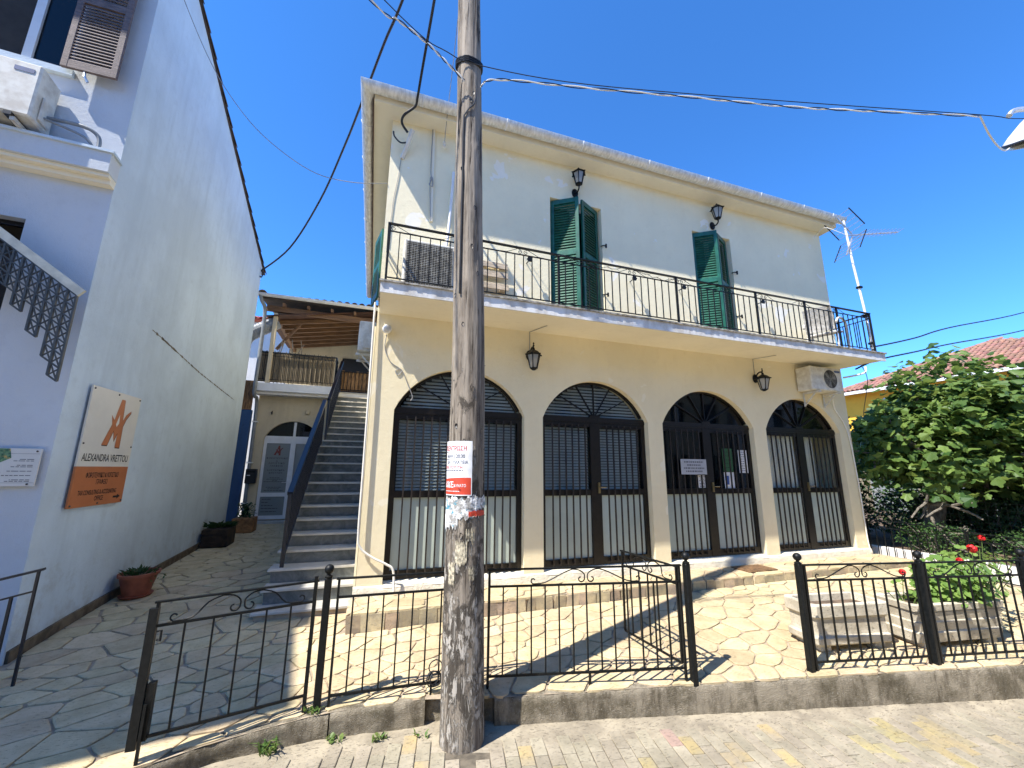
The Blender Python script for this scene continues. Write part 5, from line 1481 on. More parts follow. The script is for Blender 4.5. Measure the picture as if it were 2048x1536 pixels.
for a, zz, h in KN+[(-.35,2.62,.01),(.45,3.75,.01),(-.15,1.62,.01),(.35,5.0,.01)]:
    q = MB()
    for k in range(13):
        t = 2*math.pi*k/12; q.v.append(on_pole(a+.10*math.cos(t)*U(.7,1.2), zz+.022*math.sin(t)*U(.7,1.3), .001))
    q.v.append(on_pole(a, zz, -.006)); q.f = [(k,(k+1)%13,13) for k in range(13)]
    obj('knot_hole', q, MT['black'], pole)
random.seed(31)
for i in range(70):
    ph = U(-1.5,1.5); z = U(.2,2.3)
    obj('staple', MB().bar(on_pole(ph,z,.003), on_pole(ph+.06,z+U(-.01,.01),.003), .004), MT['screw'], pole) if i < 26 else None
# paper remnants
def patch(z0, z1, p0, p1, mat, jag, name, off=.004, nx=26, nzz=10, wr=.003):
    q = MB()
    for i in range(nx+1):
        ph = p0+(p1-p0)*i/nx
        a = z0+jag*mnoise.noise(Vector((i*.7,1,z0*9))); b = z1+jag*mnoise.noise(Vector((i*.6,5,z1*7)))
        for j in range(nzz+1):
            z = a+(b-a)*j/nzz; q.v.append(on_pole(ph, z, off+wr*abs(mnoise.noise(Vector((i*.5,j*.6,z0*5))))*2))
    for i in range(nx):
        for j in range(nzz): a = i*(nzz+1)+j; q.f.append((a,a+nzz+1,a+nzz+2,a+1))
    return obj(name, q, mat, pole, smooth=True)
patch(1.03,1.185,-1.7,.75,MT['torn'],.05,'torn_paper')
patch(1.10,1.19,.0,1.3,MT['torn'],.03,'torn_paper',.006)
patch(.96,1.10,-1.6,-.4,MT['torn'],.06,'torn_paper',.005)
patch(1.045,1.085,.15,1.15,MT['poster_red'],.012,'red_strip',.010)
for z0, z1, p0, p1 in ((.70,.86,-.5,.1),(.55,.70,-.9,-.5),(.86,.93,.0,.5),(.60,.66,.2,.5)): patch(z0,z1,p0,p1,simple('paper_scrap',(.62,.55,.40),.9,var=.3,vs=40),.06,'paper_scrap',.003)
# poster wrapped round the pole
po = thing('rally_poster', 'white and red rally poster wrapped round the wooden pole', 'poster', (.70,3.26,1.20))
PW, PH, PZ = .297, .425, 1.200
def pfn(a, b, off=.0):
    ph = R(17)-(PW/2-a)/.152; z = PZ+b
    wr = .008+.0045*mnoise.noise(Vector((a*14+b*9,b*10,3)))*(1 if a > -.02 else .3)+off
    c0 = pc_(z); r = .152+wr; return (c0.x+r*math.cos(TH0+ph), c0.y+r*math.sin(TH0+ph), z)
def psheet(a0, a1, b0, b1, off, na=28, nb=26, f=None):
    q = MB()
    for i in range(na+1):
        a = a0+(a1-a0)*i/na; t1 = f(a) if f else b1
        for j in range(nb+1): q.v.append(pfn(a, b0+(t1-b0)*j/nb, off))
    for i in range(na):
        for j in range(nb): k = i*(nb+1)+j; q.f.append((k,k+nb+1,k+nb+2,k+1))
    return q
obj('sheet', psheet(-PW/2,PW/2,0,PH,0), MT['paper'], po, smooth=True)
obj('red_field', psheet(-PW/2,PW/2-.008,.008,.135,.0008,f=lambda a: .125+.012*math.sin(a*9+1)+.02*max(0,a)), MT['poster_red'], po, smooth=True)
q = MB(); text_to(q, lambda a, b: pfn(a,b,.0012), [('ΣΥΓΚΕΝΤΡΩΣΗ',.050,-.03,.350,.014,1,.74)]); text_to(q, lambda a, b: pfn(a,b,.0012), [('ΙΣΤΟΡΙΑ ΧΟΥΝΤΗ',.034,-.04,.205,.010,1,.80)]); obj('red_lettering', q, MT['ink_red'], po)
q = MB(); text_to(q, lambda a, b: pfn(a,b,.0012), [('ΜΑΗ | 20:30',.040,.005,.292,.012,1,.82),('ΠΛΑΤΕΙΑ',.034,.055,.245,.012,1,.85),('ΚΗ',.034,-.055,.245,.012,1,.85)])
for z, a0, a1 in ((.335,-.11,-.06),(.275,-.12,-.04),(.19,-.12,.08)):
    t = a0
    while t < a1: e = min(t+.018,a1); q.add([pfn(t,z,.0012),pfn(e,z,.0012),pfn(e,z+.006,.0012),pfn(t,z+.006,.0012)], [(0,1,2,3)]); t = e+.006
obj('navy_lettering', q, MT['ink_navy'], po)
q = MB(); text_to(q, lambda a, b: pfn(a,b,.0026), [('ΚΚΕ',.062,-.045,.062,.02,1,.85),('ΤΟ',.030,-.118,.065,.01,1,.8),('ΔΥΝΑΤΟ',.030,.055,.066,.012,1,.78)])
for t in range(12): q.add([pfn(-.11+.014*t,.030,.0026),pfn(-.10+.014*t,.030,.0026),pfn(-.10+.014*t,.036,.0026),pfn(-.11+.014*t,.036,.0026)], [(0,1,2,3)])
obj('white_lettering', q, MT['paper'], po)
q = MB(); pill = [(-.12,.042),(-.10,.038),(.05,.038),(.065,.046),(.05,.054),(-.10,.054),(-.12,.050),(-.12,.042)]
q.tube([Vector(pfn(a,b,.003)) for a, b in pill], .0013, 4); obj('pill_outline', q, MT['ink'], po)

# ================================================================== FENCES
def fence_post(parent, x, y, z, h=1.0, w=.052):
    obj('post', MB().bbox(x-w/2,y-w/2,z-.05,x+w/2,y+w/2,z+h-.085,.006).xf(Matrix()), MT['iron'], parent)
    obj('finial', MB().lathe([(w*.55,0),(w*.6,.012),(.014,.022),(.014,.03)]+[(.036*math.sin(math.pi*(.15+.85*i/10)) if i < 10 else .001, .063-.036*math.cos(math.pi*(.15+.85*i/10))) for i in range(11)], (x,y,z+h-.087), 14), MT['iron'], parent, smooth=True)
def ornament(fn, L, z0, z1, parent):
    """centre lyre of scrolls with long arms, between z0 (mid rail) and z1 (top rail)"""
    H = z1-z0; c = L/2; r = H*.26; zc = z0+r+.006
    for s in (-1, 1):
        q = MB()
        pts = [(c+s*.004,z1-.006),(c+s*.008,z0+H*.6)] + [(c+s*(.012+r+r*math.cos(a)), zc+r*math.sin(a)) for a in [math.pi-i*.5 for i in range(0)]]
        sp = [(c+s*(.014+r*1.0)+s*r*(1-.6*i/14)*math.cos(math.pi-(-1)*0-2.4*math.pi*.62*i/14*-1), zc+r*(1-.6*i/14)*math.sin(math.pi+2.4*math.pi*.62*i/14)) for i in range(15)]
        q.tube([Vector(fn(a,b)) for a, b in smoothpath([(p[0],p[1],0) for p in [(c+s*.10,z1-.010),(c+s*.055,z1-.016),(c+s*.016,z0+H*.66)]+sp],3) for a, b in [(a.x,a.y)] ] if 0 else
               [Vector(fn(p.x,p.y)) for p in smoothpath([(a,b,0) for a, b in [(c+s*.12,z1-.006),(c+s*.06,z1-.014),(c+s*.016,z0+H*.62)]+sp], 3)], .0055, 6)
        obj('scroll', q, MT['iron'], parent)
        e = c+s*min(L*.40,.46); r2 = H*.20
        sp2 = [(e+s*r2*(1-.5*i/12)*math.cos(-math.pi/2+1.35*math.pi*i/12)*1, z0+r2+.006+r2*(1-.5*i/12)*math.sin(-math.pi/2+1.35*math.pi*i/12)) for i in range(13)]
        q = MB(); q.tube([Vector(fn(p.x,p.y)) for p in smoothpath([(a,b,0) for a, b in [(c+s*.12,z1-.006),(c+s*.2,z1-H*.28),(e-s*.10,z0+H*.12)]+sp2], 3)], .0055, 6)
        obj('scroll', q, MT['iron'], parent)
def fence_panel(parent, A, B, zA, zB, h=.90, gap=.135, low=.085, sp=.118, orn=True, legs=True, cap=.030, feet=None):
    A = Vector(A); B = Vector(B); L = (B-A).length; d = (B-A)/L
    zg = lambda u: zA+(zB-zA)*u/L
    fn = lambda u, z: (A.x+d.x*u, A.y+d.y*u, z+0)
    P3 = lambda u, h_: (A.x+d.x*u, A.y+d.y*u, zg(u)+h_)
    obj('top_rail', MB().bar(P3(-.02,h),P3(L+.02,h), cap,.012), MT['iron'], parent)
    obj('mid_rail', MB().bar(P3(0,h-gap),P3(L,h-gap), .016), MT['iron'], parent)
    obj('bottom_rail', MB().bar(P3(0,low),P3(L,low), .016), MT['iron'], parent)
    for u in (0, L): obj('stile', MB().bar(P3(u,-.01 if legs else low),P3(u,h-.004), .018), MT['iron'], parent)
    n = max(2, round(L/sp)); me, _ = mesh_of(MB().box(-.006,-.006,low,.006,.006,h-gap), 'baluster', MT['iron'], centre=False)
    for i in range(1, n):
        u = L*i/n; p = P3(u,0); inst('baluster', me, T(*p) @ RZ(math.atan2(d.y,d.x)), parent)
    if orn: ornament(lambda u, z: P3(u, z), L, h-gap+.008, h-.006, parent)
    if feet:
        for u in feet: obj('foot', MB().bar(P3(u,-.02),P3(u,low), .016), MT['iron'], parent)
fa = thing('railing_fence', 'black iron fence of scrolled panels running behind the wooden pole', 'fence', (1.2,3.5,-.34), 0, 'black iron fences of the forecourt')
fence_post(fa, -.25,3.725,-.352); fence_post(fa, 2.72,3.185,-.315)
fence_panel(fa, (-.17,3.72), (.98,3.655), -.350, -.345, orn=False, feet=(.75,))
fence_panel(fa, (1.03,3.62), (2.655,3.205), -.340, -.315, feet=(.85,))
fb = thing('railing_fence', 'black iron fence in front of the stone planters', 'fence', (5,2.8,-.35), 0, 'black iron fences of the forecourt')
fence_post(fb, 3.85,3.01,-.350); fence_post(fb, 5.12,2.755,-.352); fence_post(fb, 6.30,2.52,-.352)
fence_panel(fb, (3.91,3.0), (5.06,2.77), -.348, -.35); fence_panel(fb, (5.18,2.745), (6.24,2.535), -.35, -.35)
fence_panel(fb, (6.36,2.51), (7.9,2.20), -.35, -.35)
fc = thing('railing_fence', 'black iron side fence beside the fig tree', 'fence', (9.3,4.4,-.25), 0, 'black iron fences of the forecourt')
fence_panel(fc, (9.3,5.72), (9.3,4.30), -.27, -.30, h=.79, gap=.13, sp=.125, orn=False); fence_panel(fc, (9.3,4.27), (9.3,2.75), -.30, -.34, h=.77, gap=.13, sp=.125)
# gates
g1 = thing('garden_gate', 'black iron gate with rusty lock stile left of the fence', 'gate', (-.8,3.6,-.25), 0, 'iron gates of the forecourt')
fence_panel(g1, (-.335,3.715), (-1.25,3.50), -.335, -.345, h=.88, gap=.145, low=.10, sp=.152, legs=False, cap=.026)
obj('hinge_post', MB().bar((-.335,3.715,-.34),(-.335,3.715,.58), .026), MT['iron'], g1)
obj('lock_stile', MB().bar((-1.265,3.497,-.30),(-1.265,3.497,.50), .050,.03), MT['iron'], g1)
obj('lock_box', MB().bar((-1.215,3.512,-.26),(-1.215,3.512,.06), .036,.044), MT['iron'], g1)
obj('drop_bolt', MB().bar((-1.222,3.478,-.44),(-1.222,3.478,-.05), .016), MT['iron'], g1)
obj('latch', MB().tube([(-1.23,3.49,.36),(-1.20,3.47,.37),(-1.20,3.47,.31),(-1.225,3.49,.31)], .007, 6), MT['iron'], g1)
g2 = thing('garden_gate', 'black iron gate standing open inwards at the entrance post', 'gate', (2.65,3.6,-.25), 0, 'iron gates of the forecourt')
fence_panel(g2, (2.675,3.265), (2.635,4.06), -.31, -.315, h=.87, gap=.145, low=.09, sp=.14, legs=False, cap=.026)
# coil of cable on the fence
q = MB(); random.seed(8)
for i in range(5):
    r = U(.04,.06); cx_, cz_ = .60+U(-.015,.015), -.20+U(-.05,.07)
    q.tube([(cx_+r*math.cos(a), 3.655+U(-.004,.004), cz_+r*math.sin(a)) for a in [2*math.pi*k/16 for k in range(17)]], .005, 5, False)
obj('cable_coil', q, MT['cable'], label='coil of thin black cable hanging on the fence left of the pole', cat='cable')

# ================================================================== OVERHEAD CABLES
def cable(name, pts, r, mat, label, n=6): return obj(name, MB().tube([Vector(p) for p in smoothpath(pts, n)], r, 7), MT[mat], smooth=True, label=label, cat='cable')
cable('power_cable', [(-2.99,11.0,6.22),(-2.19,10.0,6.48),(-1.44,8.6,6.96),(-.90,7.2,7.29),(-.56,6.1,7.36),(-.27,5.2,7.52),(-.06,4.6,7.60),(.30,3.7,8.3),(.52,3.38,9.1)], .019, 'cable', 'thick black cable from the pale blue house past the gutter corner')
obj('cable_tail', MB().tube([Vector(p) for p in smoothpath([(-2.96,11.0,6.22),(-2.9,10.9,6.12),(-2.93,10.9,6.02),(-2.98,10.95,6.08)])], .014, 6), MT['cable'], label='loose cable end at the back corner of the pale blue house', cat='cable')
cable('service_cable', [(.50,3.35,9.2),(.40,3.6,7.9),(.31,4.0,6.96),(.26,4.7,6.68),(.24,5.05,6.58),(.22,5.15,6.52),(.08,5.25,6.42),(.06,5.32,6.34),(.15,5.40,6.28)], .018, 'cable', 'thick black service cable dropping to the bracket under the eave')
cable('stay_wire', [(.62,3.4,8.4),(.68,4.6,7.3),(.705,5.3,6.68),(.71,5.50,6.38)], .005, 'cable_grey', 'thin stay wire down to the insulator under the eave')
cable('thin_wire', [(-3.0,5.3,7.95),(-2.83,5.5,7.52),(-2.51,5.6,6.86),(-2.18,5.6,6.33),(-1.73,5.6,5.83),(-1.11,5.6,5.45),(-.59,5.6,5.40),(-.08,5.59,5.50)], .005, 'cable_grey', 'thin sagging wire between the two houses')
# telephone line: a pale and a black strand twisted together
def twisted(name, pts, label, turns, r=.0065):
    t = thing(name, label, 'cable', pts[0]); P = smoothpath(pts, 24); n = len(P)
    for k, mt in ((0,'cable_white'),(1,'cable')):
        q = []
        for i, p in enumerate(P):
            a = turns*2*math.pi*i/n+math.pi*k; s = .009 if k else .007
            q.append(p+Vector((0,math.cos(a)*s,math.sin(a)*s)))
        obj('strand', MB().tube(q, r if k == 0 else r*.75, 6), MT[mt], t, smooth=True)
twisted('telephone_line', [(-1.6,2.4,5.75),(-.32,3.0,5.34),(-.05,3.1,5.33),(.21,3.2,5.31),(.40,3.23,5.20),(.58,3.235,5.06)], 'pale and black twisted telephone line left of the pole', 7)
twisted('telephone_line', [(.74,3.24,5.06),(.93,3.24,5.21),(1.87,3.1,5.30),(3.06,2.9,5.40),(4.07,2.6,5.33),(4.93,2.3,5.27),(6.2,2.0,5.34)], 'pale and black twisted telephone line right of the pole', 11)
cable('support_wire', [(-1.6,2.4,5.80),(-.05,3.1,5.39),(.40,3.25,5.35),(.75,3.26,5.33),(1.87,3.1,5.345),(4.07,2.6,5.40),(6.2,2.0,5.36),(6.86,1.9,5.43),(9,1.6,5.9)], .0045, 'cable', 'thin black support wire carrying the telephone line')
cable('lamp_lead', [(6.2,2.0,5.34),(6.45,2.05,5.22),(6.9,2.15,5.28),(7.4,2.26,5.46),(7.76,2.33,5.66)], .009, 'cable_white', 'white lead hanging down to the street lamp')
cable('power_cable', [(8.98,4.95,3.80),(9.17,5.0,3.82),(11.0,5.25,4.28),(12.99,5.5,4.85),(18.1,6.0,6.12),(26,6.8,8.4)], .016, 'cable', 'upper black cable from the balcony corner to the right')
cable('power_cable', [(9.0,5.3,3.42),(9.17,5.0,3.55),(11,5.25,3.98),(12.84,5.5,4.42),(17.83,6.0,5.53),(26,6.8,7.6)], .016, 'cable', 'lower black cable from under the balcony to the right')
cable('thin_wire', [(9.0,5.2,3.5),(9.3,5.3,3.2),(10.2,6.0,2.6),(14,8,2.9)], .006, 'cable', 'thin drooping wire beside the balcony right corner')
obj('white_pipe_elbow', MB().tube([Vector(p) for p in smoothpath([(9.02,5.56,3.30),(9.2,5.4,3.34),(9.36,5.35,3.40),(9.40,5.35,3.52)])], .018, 8), MT['white'], smooth=True, label='white bent pipe at the right corner of the house', cat='pipe')

# ================================================================== STREET LAMP
sl_ = thing('street_lamp', 'pale round street lamp head at the upper right', 'street lamp', (9.0,1.0,-.7))
Ml = T(8.02,2.10,5.80) @ Matrix.Rotation(R(-30),4,'Y') @ Matrix.Rotation(R(10),4,'X') @ Matrix.Scale(.82,4)
obj('shade', MB().lathe([(.06,.40),(.075,.36),(.085,.34),(.20,.26),(.36,.10),(.44,.0),(.44,-.03),(.42,-.03),(.41,0)], (0,0,0), 32, False).xf(Ml), MT['lamp_metal'], sl_, smooth=True)
obj('rim', MB().lathe([(.445,-.03),(.45,.0),(.43,.02),(.42,-.05),(.445,-.03)], (0,0,0), 32, False).xf(Ml), MT['black'], sl_, smooth=True)
obj('diffuser', MB().lathe([(.415,-.035),(.36,-.10),(.22,-.15),(.02,-.17)], (0,0,0), 32).xf(Ml), MT['diffuser'], sl_, smooth=True)
obj('neck', MB().lathe([(.05,.38),(.06,.40),(.05,.48),(.09,.485),(.09,.50)], (0,0,0), 12).xf(Ml), MT['alu'], sl_, smooth=True)
obj('arm', MB().tube([Vector(p) for p in smoothpath([(7.80,2.27,6.13),(7.88,2.22,6.20),(8.1,2.0,6.12),(8.6,1.4,6.0),(9.0,1.0,5.9)])], .032, 8), MT['alu'], sl_, smooth=True)
obj('column', MB().tube([(9.0,1.0,-.75),(9.0,1.0,6.0)], [.07,.05], 12), MT['alu'], sl_, smooth=True)

# ================================================================== PLANTERS AND POTS
def trough(name, label, cx, cy, z, L, D, H, rz, prof=None):
    t = thing(name, label, 'planter', (cx,cy,z), rz, 'cast stone planters'); Mx = T(cx,cy,z) @ RZ(rz)
    m = MB(); prof = prof or [(.03,0.06),(.012,.15),(.022,.165),(.008,.25),(.016,.262),(.0,.34),(.008,.35),(-.014,H-.06),(-.018,H-.004),(-.012,H)]
    ring = []
    for i, (ins, zz) in enumerate(prof):
        a, b = L/2-ins, D/2-ins; c_ = .03
        ring.append([(a,-b+c_),(a,b-c_),(a-c_,b),(-a+c_,b),(-a,b-c_),(-a,-b+c_),(-a+c_,-b),(a-c_,-b)])
    vs = []; 
    for (ins, zz), rg in zip(prof, ring): vs += [(x+.007*mnoise.noise(Vector((x*20,y*20,zz*20))), y+.007*mnoise.noise(Vector((x*20,zz*20,y*9))), zz) for x, y in rg]
    for k, (ins, zz) in enumerate([(.045,H-.002),(.05,H-.07)]):
        a, b = L/2-ins, D/2-ins; c_ = .03
        vs += [(x,y,zz) for x, y in [(a,-b+c_),(a,b-c_),(a-c_,b),(-a+c_,b),(-a,b-c_),(-a,-b+c_),(-a+c_,-b),(a-c_,-b)]]
    n = len(prof)+2; fs = [tuple(range(7,-1,-1))]
    for i in range(n-1):
        for k in range(8): j = (k+1)%8; fs.append((i*8+k,i*8+j,(i+1)*8+j,(i+1)*8+k))
    m.add(vs, fs); obj('trough', m.xf(Mx), MT['planter'], t)
    obj('soil', MB().box(-L/2+.05,-D/2+.05,H-.14,L/2-.05,D/2-.05,H-.065).xf(Mx), MT['soil'], t)
    for x in (-L*.36, L*.36): obj('foot', MB().bbox(x-.06,-D*.4,0,x+.06,D*.4,.062,.01).xf(Mx), MT['planter'], t)
    return Mx
trough('stone_planter', 'carved cream stone trough without plants behind the fence', 4.70, 3.32, gt(4.70,3.3)-.0, .88, .38, .43, R(-9), [(.012,.06),(.0,.075),(.0,.13),(.016,.15),(.018,.18),(.016,.29),(.006,.31),(-.006,.32),(-.010,.42),(-.004,.43)])
trough('stone_planter', 'cream stone trough planted with red geraniums', 5.88, 3.06, gt(5.88,3.0)-.0, 1.14, .40, .42, R(-8))

def leaf_fan(mb, c, nrm, size, lobes=5, depth=.45, fold=.15, up=None):
    """one lobed leaf, nrm = face normal; polygon fan round its stalk"""
    n = Vector(nrm).normalized(); a = n.orthogonal().normalized() if up is None else (Vector(up)-n*Vector(up).dot(n)).normalized()
    b = n.cross(a); k = lobes*2; c = Vector(c); vs = [c-a*size*.40]; 
    for i in range(k+1):
        t = -2.35+4.7*i/k; r = size*(.62 if i % 2 == 0 else .62*(1-depth)) * (1-.25*abs(t)/2.35)
        r *= 1.18 if i == k//2 else 1
        vs.append(c+a*(math.cos(t)*r)+b*(math.sin(t)*r)-n*fold*size*abs(math.sin(t))*.8)
    mb.add(vs, [(0,i,i+1) for i in range(1,k+1)])
def fig_leaf(mb, c, nrm, size, up):
    n = Vector(nrm).normalized(); a = (Vector(up)-n*Vector(up).dot(n)).normalized(); b = n.cross(a); c = Vector(c); k = 20
    vs = [c-a*size*.34]
    for i in range(k+1):
        t = -2.45+4.9*i/k; lob = abs(math.cos(t*2.56))**.55
        r = size*(.30+.36*lob)*(1.08-.28*abs(t)/2.45); w = .16*size*math.sin(t)**2+.05*size*math.sin(3*t)
        vs.append(c+a*(math.cos(t)*r)+b*(math.sin(t)*r)-n*w)
    mb.add(vs, [(0,i,i+1) for i in range(1,k+1)])
def small_leaf(mb, c, d, n, L, w, bend=.2):
    c = Vector(c); d = Vector(d).normalized(); n = Vector(n).normalized(); s = d.cross(n).normalized()
    tip = c+d*L-n*bend*L; mid = c+d*L*.5
    mb.add([c, mid+s*w, tip, mid-s*w], [(0,1,2),(0,2,3)])
def rv(z=0):
    v = Vector((U(-1,1),U(-1,1),U(-1,1)+z)); return v.normalized() if v.length > .01 else Vector((0,0,1))

# geraniums
def geranium(name, label, c, n, spread, h, flowers, fmat='petal'):
    t = thing(name, label, 'plant', c); m = MB(); q = MB()
    for i in range(n):
        a = U(0,6.28); r = spread*math.sqrt(rnd()); z = h*U(.05,1)*(1-.35*r/spread)
        p = (c[0]+r*math.cos(a)*1.35, c[1]+r*math.sin(a)*.8, c[2]+z)
        nv = Vector((math.cos(a)*.5+U(-.3,.3), math.sin(a)*.5-.25+U(-.3,.3), .9)); leaf_fan(m, p, nv, U(.045,.085), 5, .16, -.12)
        if i % 4 == 0: q.tube([(c[0]+r*.3*math.cos(a),c[1]+r*.3*math.sin(a),c[2]-.05), p], .004, 4, False)
    obj('foliage', m, MT['geranium_leaf'], t); obj('stems', q, MT['grass'], t)
    for f in flowers:
        b = MB()
        for i in range(34):
            d = rv(.3); p = Vector(f[:3])+d*f[3]*U(.7,1); small_leaf(b, p, d.orthogonal(), d, .028, .014); small_leaf(b, p, d.cross(d.orthogonal()), d, .028, .014)
        obj('flower_head', b, MT[fmat], t); obj('flower_stalk', MB().tube([Vector(f[:3]),Vector(f[:3])+Vector((-.02,.02,-.28))], .004, 5), MT['grass'], t)
random.seed(14)
geranium('geranium', 'large bright green geranium with a red flower head in the right trough', (6.20,3.04,.05), 560, .37, .52, [(6.30,2.88,.60,.045),(6.12,2.92,.48,.026)])
geranium('geranium', 'young geranium with one red bloom at the left end of the trough', (5.50,3.12,.05), 26, .20, .34, [(5.50,3.12,.36,.026)])
geranium('geranium', 'low trailing geranium in the middle of the planted trough', (5.82,3.07,.05), 60, .22, .18, [])
geranium('geranium', 'geranium with an orange-red bloom at the right picture edge', (6.95,3.2,.0), 150, .38, .62, [(6.90,3.05,.66,.03)])

# terracotta oval pot by the wall
pt_ = thing('terracotta_pot', 'oval terracotta pot on a saucer against the pale blue wall', 'plant pot', (-2.72,6.85,-.24))
Mo = T(-2.72,6.88,gt(-2.72,6.88)+.012) @ Matrix.Diagonal((1.0,1.25,1,1))
obj('saucer', MB().lathe([(.15,0),(.17,.025),(.16,.025)], (0,0,0), 24).xf(Mo), MT['terracotta'], pt_, smooth=True)
obj('pot', MB().lathe([(.13,.02),(.185,.245),(.205,.25),(.207,.285),(.19,.287),(.18,.25)], (0,0,0), 28).xf(Mo), MT['terracotta'], pt_, smooth=True)
obj('soil', MB().lathe([(.178,.252),(.05,.26)], (0,0,0), 20).xf(Mo), MT['soil'], pt_)
m = MB(); random.seed(17)
for i in range(60):
    a = U(0,6.28); r = U(0,.15); p = Mo @ Vector((r*math.cos(a), r*math.sin(a), .25)); small_leaf(m, p, (math.cos(a)*.6,math.sin(a)*.6,U(.5,1.2)), (0,0,1), U(.08,.16), .014, .25)
for i in range(14): p = Vector((-2.52+U(-.06,.08),6.80+U(-.1,.1),.02+U(-.08,.06))); small_leaf(m, p, rv(), rv(.5), .05, .012)
obj('succulent', m, MT['dark_leaf'], pt_, kind='stuff')
# dark crates with plants at the end of the wall
def crate(label, x, y, z, w, d, h, mat, leaves, spiky):
    t = thing('crate_planter', label, 'planter', (x,y,z), 0, 'wooden crate planters'); 
    obj('crate', MB().bbox(x-w/2,y-d/2,z,x+w/2,y+d/2,z+h-.03,.006), MT[mat], t)
    for k in range(3): obj('slat', MB().box(x-w/2-.008,y-d/2-.012,z+.02+h*.31*k,x+w/2+.008,y-d/2-.001,z+h*.31*k+h*.26), MT[mat], t)
    m = MB()
    for i in range(leaves):
        a = U(0,6.28); r = U(0,w*.45); L = U(.12,.26) if spiky else U(.05,.10)
        p = (x+r*math.cos(a), y+r*math.sin(a)*.7, z+h-.03+(0 if spiky else U(0,.3)))
        small_leaf(m, p, (math.cos(a)*.7,math.sin(a)*.7,U(.3,1.1)) if spiky else rv(.3), (0,0,1), L, .012 if spiky else .024, .3)
    obj('foliage', m, MT['dark_leaf'], t)
random.seed(19)
crate('dark wooden crate with spiky plant against the pale blue wall', -2.70,9.75,gt(-2.7,9.75)+.01,.42,.5,.36,'crate',130,True)
crate('orange wooden crate with leafy plant in the passage corner', -2.62,11.15,gt(-2.6,11.15)+.01,.40,.42,.34,'crate_orange',240,False)

# ================================================================== FIG TREE, BED, SHRUBS
obj('garden_bed', MB().add([(9.62,-2,-.05),(40,-2,-.15),(40,30,-.05),(9.62,30,.02),(9.62,-2,-.8),(40,-2,-.8),(40,30,-.8),(9.62,30,-.8)], [(0,1,2,3),(0,4,5,1),(3,7,4,0)]), MT['soil'], kind='structure')
lw = obj('low_garden_wall', MB().bbox(9.48,2.2,-.6,9.62,9.0,-.0,.015), MT['far_white'], label='low pale wall behind the side fence', cat='wall')
random.seed(23)
for i in range(9): obj('rock', MB().ball((9.66+U(0,.2),4.4+.17*i,.02), U(.05,.09), 7, .7), MT['planter'], label=None) if False else None
fig = thing('fig_tree', 'broad fig tree with large lobed leaves beside the house', 'tree', (10.75,5.5,0))
tips = []; m = MB()
base = Vector((10.75,5.5,-.1))
m.tube([Vector(p) for p in smoothpath([base,(10.8,5.45,.35),(10.95,5.40,.75),(11.0,5.36,1.05)],5)], [.20,.19,.18,.17,.165,.16,.155,.15,.145,.14,.135,.135,.13,.13,.12,.12], 12)
random.seed(41)
def limb(p, d, L, r, depth):
    pts = [p]; n = 4
    for i in range(n): d = (d+rv(.12)*.28).normalized(); pts.append(pts[-1]+d*L/n)
    m.tube(pts, [r*(1-.45*i/n) for i in range(n+1)], 7)
    if depth == 0: tips.append((pts[-1], d)); tips.append((pts[-2], d)); return
    if depth == 1: tips.append((pts[-1], d))
    for k in range(3 if depth > 1 else 3):
        nd = (d+rv(.18)*.85).normalized(); limb(pts[-1 if k else -2], nd, L*U(.62,.85), r*.58, depth-1)
for d, L in (((-.75,-.05,.65),1.0),((-.3,-.5,.75),1.0),((.5,-.4,.6),1.1),((.8,.3,.4),1.1),((-.35,.5,.8),1.0),((.1,-.7,.25),1.1),((.9,-.55,.3),1.2),((-.9,-.35,.15),.9),((.2,.1,1),1.0)):
    limb(Vector((11.0,5.36,1.05)), Vector(d).normalized(), L, .075, 2)
obj('trunk', m, MT['bark'], fig, smooth=True)
m = MB(); cc = Vector((11.35,5.2,1.95))
def fleaf(p, out, s):
    nv = (out*.45+Vector((0,0,.70))+rv()*.75); fig_leaf(m, p, nv, s, out+Vector((0,0,-.3))+rv()*.4)
for p, d in tips:
    for i in range(15):
        q = p+rv()*U(.02,.40); o = (q-cc).normalized()
        if q.z < .95 or q.x < 9.12 or (q.x < 10.1 and q.z > 2.7) or (q.y > 5.9 and q.z > 2.6) or (q.y > 5.9 and q.z > 2.6): continue
        fleaf(q, o, U(.09,.20))
cnt = 0
while cnt < 6200:      # leaves filling the outer shell of the crown
    d = rv(.1); rad = Vector((2.0,1.8,1.95)); b = 1+.20*mnoise.noise(d*2.3)+.14*mnoise.noise(d*5.1)
    q = cc+Vector((d.x*rad.x,d.y*rad.y,d.z*rad.z))*b*(U(.55,1.0) if cnt % 4 else U(.25,.6))
    if q.z < (1.15 if q.x < 11.6 else .85)+.3*rnd() or (q.x < 10.1 and q.z > 2.7) or (q.y > 5.9 and q.z > 2.6) or q.x < 9.12 or (q.x < 9.35 and q.y > 5.55): continue
    if mnoise.noise(q*1.7) < -.16: continue
    fleaf(q, d, U(.07,.19)); cnt += 1
obj('crown', m, MT['fig_leaf'], fig)
